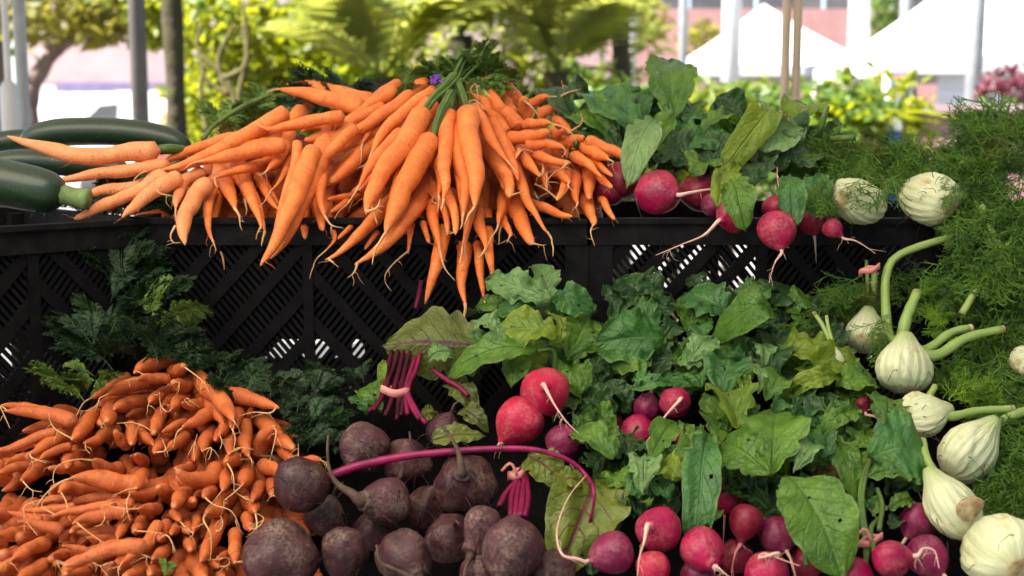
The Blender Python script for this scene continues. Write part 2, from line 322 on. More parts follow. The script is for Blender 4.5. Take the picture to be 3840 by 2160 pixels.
# ------------------------------------------------------------------ carrots
UPPER = """
A 1080,500 820,505 500,540 200,545 0,490 -250,410 -456,351 w205 z-1 mp | long pale carrot lying alone on the zucchinis, its thin tip bent up
A 1180,635 800,690 400,740 60,795 w150 z0 mp n | straight blunt pale carrot below the long one, pointing at the zucchini stem
A 900,860 600,890 250,960 w140 z1 mp n | short pale carrot end half hidden behind the cut zucchini stem
A 1150,730 900,870 600,1010 350,1130 205,1185 w155 z-1 mp n | long pale carrot sloping down beside the cut zucchini stem
A 1290,740 1050,870 850,1010 690,1180 w175 z-1 mp t 1040,890 1080,930 1190,950 1210,980 | pale carrot with a sharp tip above the angled crate's rim
A 1500,700 1330,800 1255,920 1235,1080 w150 z-.5 mp t 1235,1080 1225,1200 | bent carrot curling down beside the fork-rooted carrot
A 1580,810 1430,950 1330,1130 1310,1300 1320,1460 w195 z-1 mp t 1230,1250 1180,1350 1210,1420 1280,1420 | thick hanging carrot with a small side finger near its tip
A 1620,860 1570,1060 1570,1300 1620,1440 w150 z1.2 t 1620,1440 1640,1500
A 1720,800 1790,960 1830,1075 w195 z0 t 1830,1075 1870,1150 1880,1250 1900,1300
A 1900,740 1985,950 2050,1130 2090,1285 w170 z.3 t 2090,1285 2050,1340 2040,1390
A 2350,430 2100,485 1850,535 1650,570 1470,605 w175 z-1.2
A 2150,640 1950,670 1760,730 1600,790 w150 z-.2 t 1600,790 1640,850 1680,860
A 2370,100 2150,225 1900,365 1600,525 1300,650 1060,695 w185 z-.3 | long straight carrot from the green tops down to the pale carrots
A 1950,350 1650,405 1350,505 1150,590 1015,660 w130 z1.5 t 1015,660 1050,690 1100,650
A 1750,540 1400,640 1200,690 1000,705 w95 z0
A 2500,80 2350,260 2100,450 w155 z1.6 n
B 900,365 600,410 350,450 180,490 40,475 w145 z-1 t 40,475 20,440
B 330,555 150,605 20,645 w155 z0 n
B 340,520 280,690 190,840 120,915 w155 z-.5 t 120,915 60,950 10,940
B 290,680 130,790 20,855 w145 z.6 n
B 1100,290 850,230 600,160 400,110 220,85 w195 z.8 | thick carrot on the crest pointing left over the dark carrot tops
B 1410,100 1200,225 1020,335 880,400 w140 z.4
B 1580,140 1350,300 1100,455 960,560 850,605 w155 z-.4 t 850,605 780,600 720,580
B 1810,100 1600,255 1350,450 1220,610 1150,730 w150 z-.8 t 1150,730 1110,840 1020,890 s 1810,90 1900,40 2000,-60 | slim carrot at the tie with a long drooping thread tip
B 1300,260 950,425 750,455 600,470 455,525 w135 z.7
B 1380,420 1150,545 1000,610 830,725 w125 z1
B 1050,530 800,570 600,585 480,600 w150 z.5 n
B 1010,480 850,620 700,760 550,830 360,850 w135 z-.6 t 360,850 380,900
B 1250,610 1050,770 880,930 735,1030 w175 z.8 n
B 1690,330 1510,620 1310,890 1180,1120 1120,1290 1100,1360 w245 z-2.4 t 1150,1310 1210,1290 1250,1200 s 1700,280 1780,190 1920,60 2000,-40 | thickest carrot, leaning left from the purple tie to mid heap
B 1770,590 1620,840 1480,1090 1390,1310 1330,1460 1300,1565 w245 z-1.8 s 1770,550 1850,330 1960,120 | second thick carrot leaning left, right beside the thickest one
B 1470,520 1300,700 1120,910 1020,1080 w155 z-.6 t 1020,1080 940,1220 830,1330 790,1400 | carrot with a long thread tail left of the thickest one
B 1310,850 1150,1020 1030,1110 w115 z.7 n
B 1940,330 1910,600 1890,850 1900,1050 1870,1210 w175 z-2 s 1940,320 1960,200 2000,20 -1 | straight upright carrot under the tie with a broken lower end
B 1880,1080 1980,1270 2010,1420 2010,1545 w130 z-1.4 n t 2010,1545 1940,1550
B 2130,310 2130,560 2190,780 2220,1000 2215,1160 2195,1290 w225 z-2.2 s 2120,290 2090,150 2030,0 | thick wavy carrot hanging straight down from the tie
B 2050,700 2060,1000 2080,1250 2080,1480 w135 z-.6
C 450,500 540,720 650,930 760,1080 850,1190 w170 z-.9 t 850,1190 930,1270 990,1330
C 680,1060 790,1280 860,1440 880,1600 w235 z-.9 n t 990,1590 1080,1530 1040,1590 | thick blunt carrot hanging right of the wavy one
C 720,860 830,1050 920,1240 990,1400 w175 z-.2
E 1130,120 1220,380 1330,560 1420,700 1475,762 w160 z-.8 | slim carrot hanging low to the right with a needle tip
B 590,690 480,960 370,1230 260,1500 150,1710 30,1885 w215 z-1.6 | very long carrot hanging left over the dark crate, ending in a fine point
B 420,620 380,900 310,1120 235,1320 180,1510 w110 z-1
B 330,830 240,1030 140,1125 w100 z.3
B 680,780 650,1000 650,1200 700,1390 w155 z-.3 t 700,1390 760,1460 880,1490
D 640,300 650,480 670,610 w155 z.6 n
D 480,400 485,560 490,690 w150 z1.4 n
D 1300,380 1120,560 950,720 800,850 695,900 w175 z0 t 770,890 830,970
D 1640,310 1490,520 1330,700 1150,850 985,950 w195 z-.8 t 985,960 990,1020 920,1080 | big carrot hanging left, curved like a tusk above the dark crate
D 1690,20 1750,190 1790,290 w125 z.6 t 1790,290 1770,310 1860,335
D 1760,180 1790,480 1830,690 1845,805 w185 z-.2 t 1830,790 1900,980 2005,1110
D 1890,560 1850,800 1800,1000 1740,1200 1700,1335 w190 z.4 | hanging carrot whose lower end stops at the big beet leaf
D 2100,640 2080,900 2065,1150 2095,1355 w205 z.7 | lowest hanging carrot, straight and thick behind the beet leaf
D 2230,800 2265,1080 2295,1325 w115 z1.2
D 2220,380 2265,590 2305,730 2305,800 w185 z-.6 t 2290,790 2260,860 2200,890
D 2340,640 2350,900 2370,1040 2388,1155 w120 z.3
D 2150,360 2115,560 2065,795 w115 z-.3
D 1580,470 1545,690 1530,835 w115 z.4 t 1530,840 1400,920 1310,1030 1300,1120 1360,1210
D 1680,520 1745,735 w105 z.9 n
D 1200,640 1090,795 w95 z.8 n
D 980,255 800,285 715,295 w115 z.8 n
D 900,320 760,425 w115 z1.2 n
D 780,600 790,700 700,805 w70 z1
D 50,130 150,290 250,410 w115 z.7
D 960,560 830,690 w95 z1.4 n
E 920,340 890,520 860,665 w165 z0
E 930,600 1015,795 w135 z.6 n t 1015,800 970,870
E 1060,450 1170,690 1280,890 w255 z-.6 n t 1330,860 1390,900 1440,895 | broad blunt carrot hanging just above the dark crate panel
E 1380,440 1600,520 1765,550 w150 z0 n
E 1930,400 2000,540 2020,645 w180 z-.4 n t 2000,650 1980,740 2030,910
E 2150,400 2265,585 w135 z.2 n
E 1690,130 1630,260 1560,365 w135 z-.6 n t 1540,300 1440,230 1310,160
E 1420,60 1445,160 1455,245 w125 z0 t 1440,170 1450,60 1470,0
E 1810,130 1790,320 1830,405 w155 z-.2 t 1800,400 1795,460
E 1950,80 1960,220 1975,330 w185 z.4 n
E 2110,90 2230,215 w155 z.4 n
C 780,590 690,410 610,250 570,110 w125 z.6 t 540,150 410,100 340,130 360,190 | upright carrot tip standing highest beside the green tops
C 920,640 810,450 710,300 630,195 w175 z1
C 1000,790 890,650 790,560 720,490 620,380 w200 z-.6 t 620,380 570,330
C 840,870 740,690 640,590 540,520 w185 z-.4 t 540,520 460,440 380,460 420,510
C 720,600 600,480 520,420 440,345 w135 z.2 t 440,345 400,320 460,235 485,340 490,450
C 1000,540 910,390 830,290 760,225 w220 z1.4 n | dark thick carrot stub on the crest right of the green tops
C 1090,650 1050,500 1045,415 w185 z.2 t 1060,425 1160,540 1240,660
C 1110,490 1250,425 1350,385 w125 z.8 t 1340,400 1500,395 1530,370 1500,200
C 1200,610 1380,545 1450,470 1495,400 w155 z.6
C 1040,735 1200,720 1370,715 w135 z-.4 t 1370,700 1540,770 1640,860 1685,960
C 850,915 1050,885 1200,850 1360,825 w185 z-.9 n | plump blunt carrot lying level below the crest, pointing right
C 1060,990 1300,965 1440,985 1530,1010 w140 z-.3 t 1530,1010 1550,1060 1500,1130
C 1170,1090 1350,1160 1480,1195 1605,1195 w170 z-.8 n t 1510,1200 1500,1260 1380,1340 1310,1440 | hairy blunt carrot pointing right in the right half of the heap
C 1060,1150 1150,1260 1240,1355 w185 z-.8 t 1240,1350 1280,1310 1270,1200
C 1450,1310 1540,1370 1605,1425 w175 z-.6 t 1600,1420 1580,1470 1640,1540
C 1670,1100 1850,1240 1985,1355 w185 z-.6 | pointed carrot with a pale split along its tip, near the radishes
C 1740,985 1920,1080 2070,1160 w170 z-.6 t 2070,1160 2130,1190 2050,1230
C 1860,1150 2000,1270 2115,1355 w130 z0 n
C 1800,910 2100,1040 2300,1130 2440,1210 w150 z.5 t 2440,1210 2580,1290 | long carrot pointing right until its tip touches the round radish
C 1480,960 1640,930 1770,895 w185 z.5 n
C 1390,800 1460,850 1510,790 w115 z.5 n
C 1420,660 1530,740 1590,830 w125 z.8 n t 1650,800 1740,720 1735,590
C 990,1050 935,1160 w105 z.3 t 935,1140 1040,1030 1180,1065 1300,1030
"""
LOWER = """
LA 2270,110 2060,125 1880,180 1720,265 w215 z-.5 t 1730,260 1800,260 1870,300 | broad smooth carrot forming the very top of the lower heap
LA 2180,360 2020,330 1880,335 1790,360 w145 z-.8 t 1790,360 1700,355 1600,375
LA 1930,390 1700,430 1500,500 1380,565 w185 z-.3 t 1380,565 1290,600 1265,680 1235,750
LA 1680,310 1480,390 1320,500 1180,605 w155 z.8 t 1180,605 1080,660 980,840 870,1050 | carrot on the lower heap's left slope with a very long thread tail
LA 1500,600 1380,640 1250,710 w135 z.6 t 1250,700 1150,750 1040,775
LA 2000,590 1750,640 1600,680 1480,755 w235 z.2
LA 1440,690 1390,900 w225 z-.8 n t 1300,880 1310,940 1340,985
LA 1270,790 1150,900 1050,1020 920,1140 w215 z-.8 t 910,1110 720,1000 640,870 635,790 | plump carrot with a long thread looping up its left side
LA 980,910 750,830 500,785 250,765 60,760 w195 z0 t 60,760 5,700 60,830 130,990 | uppermost big carrot pointing left out of the lower heap
LA 620,770 350,710 100,690 5,685 w120 z.9
LA 900,960 600,960 420,990 280,1015 w165 z1.2
LA 740,1020 450,1120 200,1220 -80,1290 w135 z.3
LA 990,990 750,1110 550,1230 345,1335 w205 z-.3 t 350,1330 420,1370 600,1440
LA 930,1220 750,1260 600,1330 500,1390 w115 z.2 t 500,1390 370,1450
LA 1530,990 1350,1080 1220,1150 1080,1170 w175 z.2 t 1080,1170 1110,1250 1170,1320
LA 1220,1200 1020,1300 900,1400 850,1500 w235 z.5
LA 1640,1240 1560,1130 1490,1020 w150 z.3 n
LA 1690,930 1710,1080 1700,1205 w145 z0 n
LA 1800,1040 1890,1120 1985,1195 w155 z.4
LA 2090,770 2030,920 2000,1050 w175 z-.3 n t 1940,1010 1860,960 1700,910 1510,925
LA 2140,540 2010,590 1915,650 w185 z0 t 1915,650 1905,710
LA 2400,890 2250,960 2090,1030 w115 z.6
LA 2170,1070 2080,1200 2000,1315 w185 z0 t 2050,1330 2140,1270 2100,1130
LA 2420,1080 2280,1180 2140,1275 w165 z.2
LA 1880,1430 1740,1340 w160 z.6
LB 320,270 450,180 w195 z-.8 n t 450,185 560,270 720,410 800,610 | round carrot end near the top of the lower heap, thread running right
LB 540,430 420,440 310,385 w195 z-.6 n t 310,370 390,395 355,490
LB 610,310 780,480 930,640 1040,790 1090,890 w235 z-1 t 1090,880 1120,935 1150,950 | long carrot sloping down across the lower heap's right shoulder
LB 880,460 1150,560 1400,650 1670,735 w235 z-.3 t 1650,740 1560,790 1350,780 1150,830 | carrot on the right shoulder pointing at the beet leaves, tail folded back
LB 500,600 380,630 290,730 w175 z.1 t 300,720 230,775 150,690 130,520
LB 760,650 560,700 430,655 w195 z-.3 t 430,640 470,605 530,605
LB 960,750 760,810 600,910 430,975 w195 z-.3 t 430,975 350,1060 310,1240
LB 810,1000 720,1150 690,1295 w185 z0 t 740,1270 800,1240 790,1340 760,1395
LB 990,870 960,1000 905,1090 w165 z-.3 t 910,1080 940,1170 915,1260
LB 1200,740 1130,850 1055,985 w195 z-.1 t 1060,980 1110,1110 1090,1280
LB 1060,1040 1040,1180 1030,1335 w135 z.1 n t 1060,1270 1160,1240 1350,1260
LB 1240,910 1255,1100 1240,1220 1290,1365 w175 z-.2 t 1290,1360 1350,1440
LB 1390,1330 1470,1150 1540,1050 1625,965 w235 z-.9 t 1620,970 1640,1050 1600,1250 1550,1430 | carrot pointing up at the right edge, pale thread hanging from its tip
LB 1400,840 1560,980 1680,1110 1870,1240 w235 z0 n | thick carrot with a rough grey tip nearest the beet leaves
LB 1630,1180 1770,1300 1865,1435 w185 z.2 t 1865,1430 1920,1380 1930,1200
LB 620,1290 580,1410 w125 z.3 t 560,1400 580,1230 620,1060
LB 1880,1450 2080,1405 2230,1400 w150 z-2 t 2220,1380 2290,1430
LC 1940,330 1600,275 1300,225 1050,185 900,180 w275 z-.6 t 900,175 780,240 600,380 480,540 440,620 480,710 | largest carrot in the lower heap's left half, long tail arching down
LC 1450,370 1150,335 900,315 745,360 w235 z.1 t 750,380 860,500 870,640 920,740
LC 1550,90 1350,50 1200,-60 w205 z.3 t 1180,-80 1000,-60 780,0 700,100 690,220 720,310
LC 1500,530 1100,580 850,620 660,685 w135 z.3 t 660,680 550,560 570,480 650,460 750,455
LC 1800,640 1550,555 1400,530 1315,575 w205 z0 t 1320,570 1360,680 1310,780 1220,810
LC 1680,620 1400,640 1150,690 930,780 w175 z-.1 t 950,770 1100,850 1300,990 1470,1070 | slim carrot left of centre whose long tail trails to the right
LC 2000,390 1830,400 1685,370 w205 z-.5 t 1690,370 1640,480 1650,620 1690,740
LC 1850,130 1810,240 1770,320 w195 z-.3 t 1740,310 1620,340 1440,440
LC 2220,440 2120,350 2050,290 w185 z-.3 n
LC 2040,580 1900,585 1795,580 w165 z-.5 t 1790,580 1600,580 1330,520
LC 2480,310 2330,420 2250,570 w205 z-.8 n
LC 1660,690 1590,830 1505,970 w155 z0 t 1510,960 1530,1070 1640,1180 1740,1250
LC 1870,720 1790,830 1740,875 w185 z0 n t 1750,850 1900,875 2100,890
LC 2050,760 1960,950 1880,1060 1700,1190 1560,1295 w175 z-.1 t 1560,1290 1530,1360 1540,1450
LC 1900,1080 1500,1085 1200,1170 1000,1260 810,1320 w205 z-.2 t 810,1310 740,1250 770,1330 | long carrot near the photo's bottom edge pointing left
LC 2170,1080 2080,1170 1970,1225 w185 z-.6 t 1970,1215 1900,1190 1830,1170
LC 2160,930 2050,985 w175 z.2 n t 2060,930 2150,920 2230,1020 2240,1150
LC 2320,780 2215,910 w145 z.2
LC 1440,1450 1450,1275 w185 z0 t 1450,1270 1380,1290 1300,1320 1190,1265
LC 2050,1300 1800,1380 1620,1470 w225 z0 n
LC 620,1020 420,1080 280,1170 145,1245 w195 z.2 t 150,1220 60,1280 0,1360
LC 580,40 420,120 265,235 w195 z.3 t 270,240 400,330 540,360
LC 370,10 150,50 -30,135 w135 z.4
LC 1030,10 800,60 620,50 w135 z.4 n
LC 930,430 650,470 420,485 w125 z.6 t 430,470 320,540 310,640 340,740 490,930
LC 980,560 600,600 280,590 w115 z.9
LC 560,730 250,660 100,610 w115 z.6
LC 830,870 500,780 230,740 w155 z.7
LC 230,630 0,680 -180,700 w205 z.5
LC 430,870 150,920 -80,940 w205 z.5
LC 1200,790 1050,840 910,875 w155 z.4 n
LC 1550,900 1250,880 1000,885 w155 z.7
LC 1530,1000 1300,980 1120,950 w155 z.4
LC 1230,1140 1000,1100 820,1060 w115 z.5
LC 330,1290 100,1350 -80,1400 w255 z.3
LC 650,1280 400,1400 230,1480 w205 z.5
LC 960,1290 850,1420 w195 z.2 n
LC 860,1200 690,1170 w155 z.7
LC 1130,1390 880,1450 w155 z.5
LD 880,30 780,180 600,205 440,175 350,75 w215 z-1.2 n | fat carrot curled round into a hook, right of centre
LD 590,20 450,55 340,70 w135 z-.3 n
LD 850,280 770,360 695,430 w195 z-.5 t 710,420 840,530 1010,580 1100,660 1170,820
LD 990,90 980,230 940,345 w155 z-.6 t 940,340 830,480 760,550
LD 1255,90 1250,190 1205,285 w215 z-.8 t 1210,270 1100,370 960,480 1010,510 | ball shaped carrot end above the big grey beet, tail curling left
LD 1150,-70 990,-20 w205 z-.6 t 990,10 1080,130 1100,360
LD 1460,20 1640,70 1745,130 1745,250 w195 z-.6 n t 1725,260 1730,310 | curled carrot at the heap's right edge with its tip turned down
LD 1430,270 1400,380 1335,490 w175 z-.2 t 1330,480 1250,450 1120,370
LD 1260,460 1350,550 1375,630 w195 z-.4 t 1370,620 1395,800 1350,930 1240,1080 1220,1250 1245,1345 | carrot whose thread hangs down the left side of the grey beets
LD 1600,230 1590,405 w175 z.1 n t 1590,400 1640,420 1700,420
LD 1265,670 1290,770 1315,850 w175 z-.2 t 1310,830 1420,810 1480,700 1390,640
LD 1070,400 930,530 830,620 735,645 w225 z-.2 t 740,630 700,720 790,900 800,1100 785,1250
LD 930,660 850,880 740,1080 665,1260 w215 z-.1 t 860,870 920,850 950,750 920,670
LD 1100,890 1110,1080 1115,1295 w175 z-.2 t 1110,1290 1300,1240 1560,1150 1705,1025 | upright carrot beside the lowest beet, its thread crossing the beet
LD 520,940 535,1110 w195 z-.1 n
LD 530,1170 620,1330 720,1490 w265 z0 n
LD 630,660 600,800 565,890 w125 z.3
LD 470,770 500,880 w155 z.1 n t 500,880 570,900 500,980
LD 310,620 390,735 w135 z0 t 390,730 470,820 550,870
LD 520,530 575,475 w165 z.2 n
LD 1010,1170 870,1240 w125 z.3 t 870,1230 980,1210 1040,1230
LD 790,1270 900,1340 w115 z.2 t 900,1340 1020,1310 1040,1230
LD 130,1340 10,1430 w205 z.3 n
LD 1850,75 2090,15 w145 z-2 n
LD 1900,275 2095,220 w115 z-2 t 2000,250 1900,260 1890,310
LD 890,1390 970,1490 w135 z.3
"""
def parse(line):
    body, _, lab = line.partition('|')
    tk = body.split(); reg = tk[0]; c = dict(reg=reg, sp=[], t=[], s=[], w=150, z=0, n=False, pale=False, label=lab.strip())
    cur = c['sp']
    for t in tk[1:]:
        if t[0] == 'w': c['w'] = float(t[1:])
        elif t[0] == 'z': c['z'] = float(t[1:])
        elif t == 't': cur = c['t']
        elif t == 's': cur = c['s']
        elif t == 'n': c['n'] = True
        elif t == 'mp': c['pale'] = True
        elif ',' in t: cur.append(N(reg, *map(float, t.split(','))))
    c['w'] *= (1.06 if reg[0] == 'L' else .97) / REG[reg][2]
    return c
def carrot_mesh(pts, rad, blunt, seed):
    nr, ns = 30, 14
    pts = spline(pts, nr)
    L = sum((b-a).length for a, b in zip(pts, pts[1:]))
    for i in range(2, nr):
        t = i / (nr-1); pts[i] = pts[i] + Vector((noise.noise(Vector((t * 4, seed, 2.2))), noise.noise(Vector((t * 4, seed, 9.2))) * .5, noise.noise(Vector((t * 4, seed, 5.7))))) * rad * .26
    rads = []
    sh = min(.10, .75 * rad / L)                       # shoulder
    pw = random.uniform(1.7, 3.4) if not blunt else random.uniform(2.6, 3.4)
    tipf = .10 if not blunt else .34
    for i in range(nr):
        t = i / (nr-1)
        r = 1 - (1 - tipf) * t ** pw if blunt else 1 - .14 * t - (.86 - tipf) * t ** (pw + 1.5)
        if t < sh: r *= math.sqrt(max(0, 1 - ((sh - t) / sh) ** 2)) * .92 + .08
        e = .05 if blunt else .025
        if t > 1 - e: r *= math.sqrt(max(0.0, 1 - ((t - 1 + e) / e) ** 2)) * .85 + .15
        r *= 1 + .15 * (noise.noise(Vector((t * 5.5, seed * 3.1, 0)))) * .8 + .045 * noise.noise(Vector((t * 26, seed, 5)))
        rads.append(max(.0006, r * rad))
    mb = MB(); mb.tube(pts, rads, ns)
    for i in range(len(mb.v)):
        k = i // ns
        if k >= nr: continue
        p = Vector(mb.v[i]); c = pts[k]
        q = p - c
        q *= 1 + .075 * noise.noise(p * 60 + Vector((seed, 0, 0)))
        mb.v[i] = tuple(c + q)
    return mb, pts, rads
def hair(mb, p0, d, L, r):
    pts = [p0]; d = d.normalized()
    for k in range(5):
        d = (d + Vector((random.uniform(-.5, .5), random.uniform(-.5, .3), random.uniform(-.6, .3)))).normalized()
        pts.append(pts[-1] + d * L / 5)
    mb.tube(pts, [r, r*.9, r*.75, r*.6, r*.45, r*.3], 4)
def tail_points(px, d0, dfun, lift):
    out = []
    for (u, v) in px:
        out.append(P(u, v, d0 + (dfun(v) - dfun(px[0][1])) * .6 - lift))
    return out
CARROTS = []
def make_carrot(c, dfun, mat, idx, pile):
    sp = c['sp']; w = c['w']
    L2 = sum(math.dist(a, b) for a, b in zip(sp, sp[1:]))
    under = pile == 'U' and sp[0][1] > 560 and not c['s'] and not c['pale']
    if under:
        e = .45 * L2 / max(1, math.dist(sp[0], sp[1])); sp = [(sp[0][0] * (1 + e) - sp[1][0] * e, sp[0][1] * (1 + e) - sp[1][1] * e)] + sp
    push = math.sqrt(max(0, (4.2 * w) ** 2 - L2 ** 2)) / F * 1.3 if L2 < 4.2 * w else 0.0
    n = len(sp); pts = []
    for i, (u, v) in enumerate(sp):
        t = i / (n-1)
        d = dfun(v) + c['z'] * .02 + push * (1 - t) + (.07 * max(0, 1 - 2 * t) if under else 0)
        pts.append(P(u, v, d))
    rad = w / 2 * (dfun(sp[0][1]) + c['z'] * .02) / F
    mb, ring, rr = carrot_mesh(pts, rad, c['n'], idx * 1.37)
    vis = 'long' if L2 > 5.2 * w else ('stubby' if L2 < 2.6 * w else 'medium')
    root = empty('carrot', ring[len(ring)//2])
    tag(root, None, 'carrot', 'carrots heaped on the upper crates' if pile == 'U' else 'small carrots in the lower heap')
    for k in range(random.randint(2, 5) if pile == 'U' else random.randint(0, 1)):
        j = random.randint(10, len(ring) - 2)
        hair(mb, ring[j] + Vector((random.uniform(-1, 1), -1, random.uniform(-1, 1))).normalized() * rr[j] * .9, Vector((random.uniform(-1, 1), -.5, random.uniform(-1, .2))), random.uniform(.006, .022), .00035)
    mb.build('body', M['carrot_hazed'] if c['pale'] else mat, root)
    tb = MB(); dt = dfun(sp[-1][1]) + c['z'] * .02
    tip = ring[-1]; dirn = (ring[-1] - ring[-4]).normalized()
    has = False
    if c['t']:
        px = c['t']; near = math.dist(px[0], sp[-1]) < 70
        tp = tail_points(px, dt, dfun, .004 if near else rad + .003)
        if near: tp = [tip - dirn * .004] + tp[1:]
        tp = spline(tp, 18)
        r0 = (min(rr[-2] * .8, .0022) if near and not c['n'] else .0012) * (.55 if pile == 'L' else 1)
        tb.tube(tp, [r0 * (1 - i / 17) ** 1.3 + (.00032 if pile == 'U' else .00028) for i in range(18)], 5)
        for k in range(2):
            j = random.randint(5, 15); hair(tb, tp[j], Vector((random.uniform(-1, 1), -.3, random.uniform(-1, .5))), random.uniform(.008, .02), .0004)
        has = True
        if not near: tb.build('root_thread', M['tail'], root); tb = MB()
    elif not c['n'] and random.random() < (.7 if pile == 'U' else .0):
        q = tip - dirn * .003; d = dirn.copy(); tp = [q]; Lt = random.uniform(.012, .045)
        for k in range(6):
            d = (d + Vector((random.uniform(-.35, .35), random.uniform(-.3, .1), -.16 + random.uniform(-.2, .2)))).normalized()
            tp.append(tp[-1] + d * Lt / 6)
        tp = spline(tp, 12); r0 = min(rr[-2] * .8, .0019)
        tb.tube(tp, [r0 * (1 - i / 11) ** .8 + .0003 for i in range(12)], 5); has = True
    if tb.v: tb.build('root_tail', M['tail'], root)
    if c['s']:
        st = spline([ring[0]] + [P(u, v, dfun(sp[0][1]) + c['z'] * .02 - .005 + .05 * (k + 1) / len(c['s'])) for k, (u, v) in enumerate(c['s'][1:] if len(c['s']) > 1 else c['s'])], 12)
        sb = MB()
        for k in range(4):
            o = Vector((random.uniform(-1, 1), random.uniform(-1, 1), random.uniform(-1, 1))) * .0042
            sb.tube([p + o * (.5 + .5 * i / 11) for i, p in enumerate(st)], [.0032 - .001 * i / 11 for i in range(12)], 6)
        sb.build('leaf_stalk', M['stalk'], root)
    elif pile == 'L' and random.random() < .06 and not push:
        d = (ring[0] - ring[2]).normalized(); sb = MB()
        for k in range(3):
            e = d + Vector((random.uniform(-.4, .4), random.uniform(-.2, .4), random.uniform(-.1, .5)))
            sb.tube([ring[0] - d * .003, ring[0] + e * .012, ring[0] + e * .028 + Vector((0, .01, 0))], [.0025, .002, .0016], 5)
        sb.build('leaf_stalk', M['stalk'], root)
    CARROTS.append((root, pile, sp, w, L2, c))
    return root
for i, line in enumerate([l for l in UPPER.strip().splitlines() if l.strip()]):
    make_carrot(parse(line), DU, M['carrot'], i, 'U')
for i, line in enumerate([l for l in LOWER.strip().splitlines() if l.strip()]):
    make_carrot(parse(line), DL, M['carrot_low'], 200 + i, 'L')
# the carrots of the second layer, seen only through the gaps of the first
rs = random.Random(5)
def inside_u(u, v): return 700 < u < 2250 and 330 < v < 820
for pile, dfun, mat in (('U', DU, M['carrot']), ('L', DL, M['carrot_low'])):
    src = [c for c in list(CARROTS) if c[1] == pile and not c[5]['pale'] and c[3] > 40]
    k = 0
    for root, pl, sp, w, L2, c in src:
        if pile == 'U' and k >= 30 or pile == 'L' and k >= 42: break
        if rs.random() < .35: continue
        du, dv = rs.uniform(-45, 45), rs.uniform(-40, 25)
        q = dict(c); q['sp'] = [(u + du, v + dv) for u, v in sp]; q['z'] = c['z'] + rs.uniform(1.2, 2.2); q['t'] = []; q['s'] = []; q['label'] = ''; q['deep'] = True
        mu = sum(p[0] for p in q['sp']) / len(sp); mv = sum(p[1] for p in q['sp']) / len(sp)
        if pile == 'U' and not inside_u(mu, mv) or pile == 'L' and mv < 1480: continue
        if pile == 'L' and mu > 960: continue
        make_carrot(q, dfun, mat, 500 + k, pile); k += 1

# past those: the carrots deep in the two heaps, glimpsed in the gaps, as one mass
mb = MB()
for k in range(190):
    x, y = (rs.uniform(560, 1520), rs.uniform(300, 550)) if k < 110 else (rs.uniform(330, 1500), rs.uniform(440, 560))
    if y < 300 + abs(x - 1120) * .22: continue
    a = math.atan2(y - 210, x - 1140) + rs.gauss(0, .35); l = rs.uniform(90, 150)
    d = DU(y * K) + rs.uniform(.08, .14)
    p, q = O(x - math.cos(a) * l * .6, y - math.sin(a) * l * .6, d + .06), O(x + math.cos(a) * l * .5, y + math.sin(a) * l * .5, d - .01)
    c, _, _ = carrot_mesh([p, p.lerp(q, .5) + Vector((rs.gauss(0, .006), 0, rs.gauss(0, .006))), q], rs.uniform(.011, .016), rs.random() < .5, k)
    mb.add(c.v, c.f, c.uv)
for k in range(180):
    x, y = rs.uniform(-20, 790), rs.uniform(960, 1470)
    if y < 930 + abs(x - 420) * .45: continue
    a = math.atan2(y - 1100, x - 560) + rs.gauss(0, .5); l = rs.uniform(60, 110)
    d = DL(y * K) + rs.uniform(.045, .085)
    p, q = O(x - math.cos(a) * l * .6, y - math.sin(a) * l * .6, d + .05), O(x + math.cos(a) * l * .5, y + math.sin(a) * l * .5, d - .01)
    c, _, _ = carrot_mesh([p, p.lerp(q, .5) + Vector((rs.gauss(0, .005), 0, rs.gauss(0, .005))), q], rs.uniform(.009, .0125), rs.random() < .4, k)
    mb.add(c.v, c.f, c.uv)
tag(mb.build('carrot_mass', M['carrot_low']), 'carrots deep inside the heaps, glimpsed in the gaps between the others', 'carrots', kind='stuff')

# labels: what it looks like, where it points, where it lies; then which one from the left among those alike
MARK = {'U': [(1100, 235, 'the purple twist tie'), (200, 500, 'the cut zucchini stem'), (960, 440, 'the thickest carrot'), (1180, 400, 'the wavy upright carrot'), (1000, 620, 'the tusk-shaped carrot'),
              (720, 560, 'the longest hanging carrot'), (1370, 545, 'the broad blunt carrot'), (1590, 450, 'the crate radishes'), (1110, 730, 'the big beet leaf'), (800, 255, 'the dark carrot tops'), (1330, 330, 'the level plump carrot'), (480, 560, 'the fork-rooted carrot'), (1240, 250, 'the highest carrot tip')],
        'L': [(390, 915, 'the heap-topping carrot'), (520, 1190, 'the hooked carrot'), (330, 1235, 'the long-tailed largest carrot'), (730, 1290, 'the cracked grey beet'), (650, 1440, 'the biggest beet'), (600, 1010, 'the shoulder carrot'), (690, 1190, 'the curled edge carrot'), (150, 1040, 'the uppermost leftward carrot'),
              (60, 1180, 'the left photo edge'), (100, 1400, 'the bottom left corner'), (400, 1430, 'the small green sprig'), (310, 1060, 'the looped-thread plump carrot'), (480, 1020, 'the round carrot end')]}
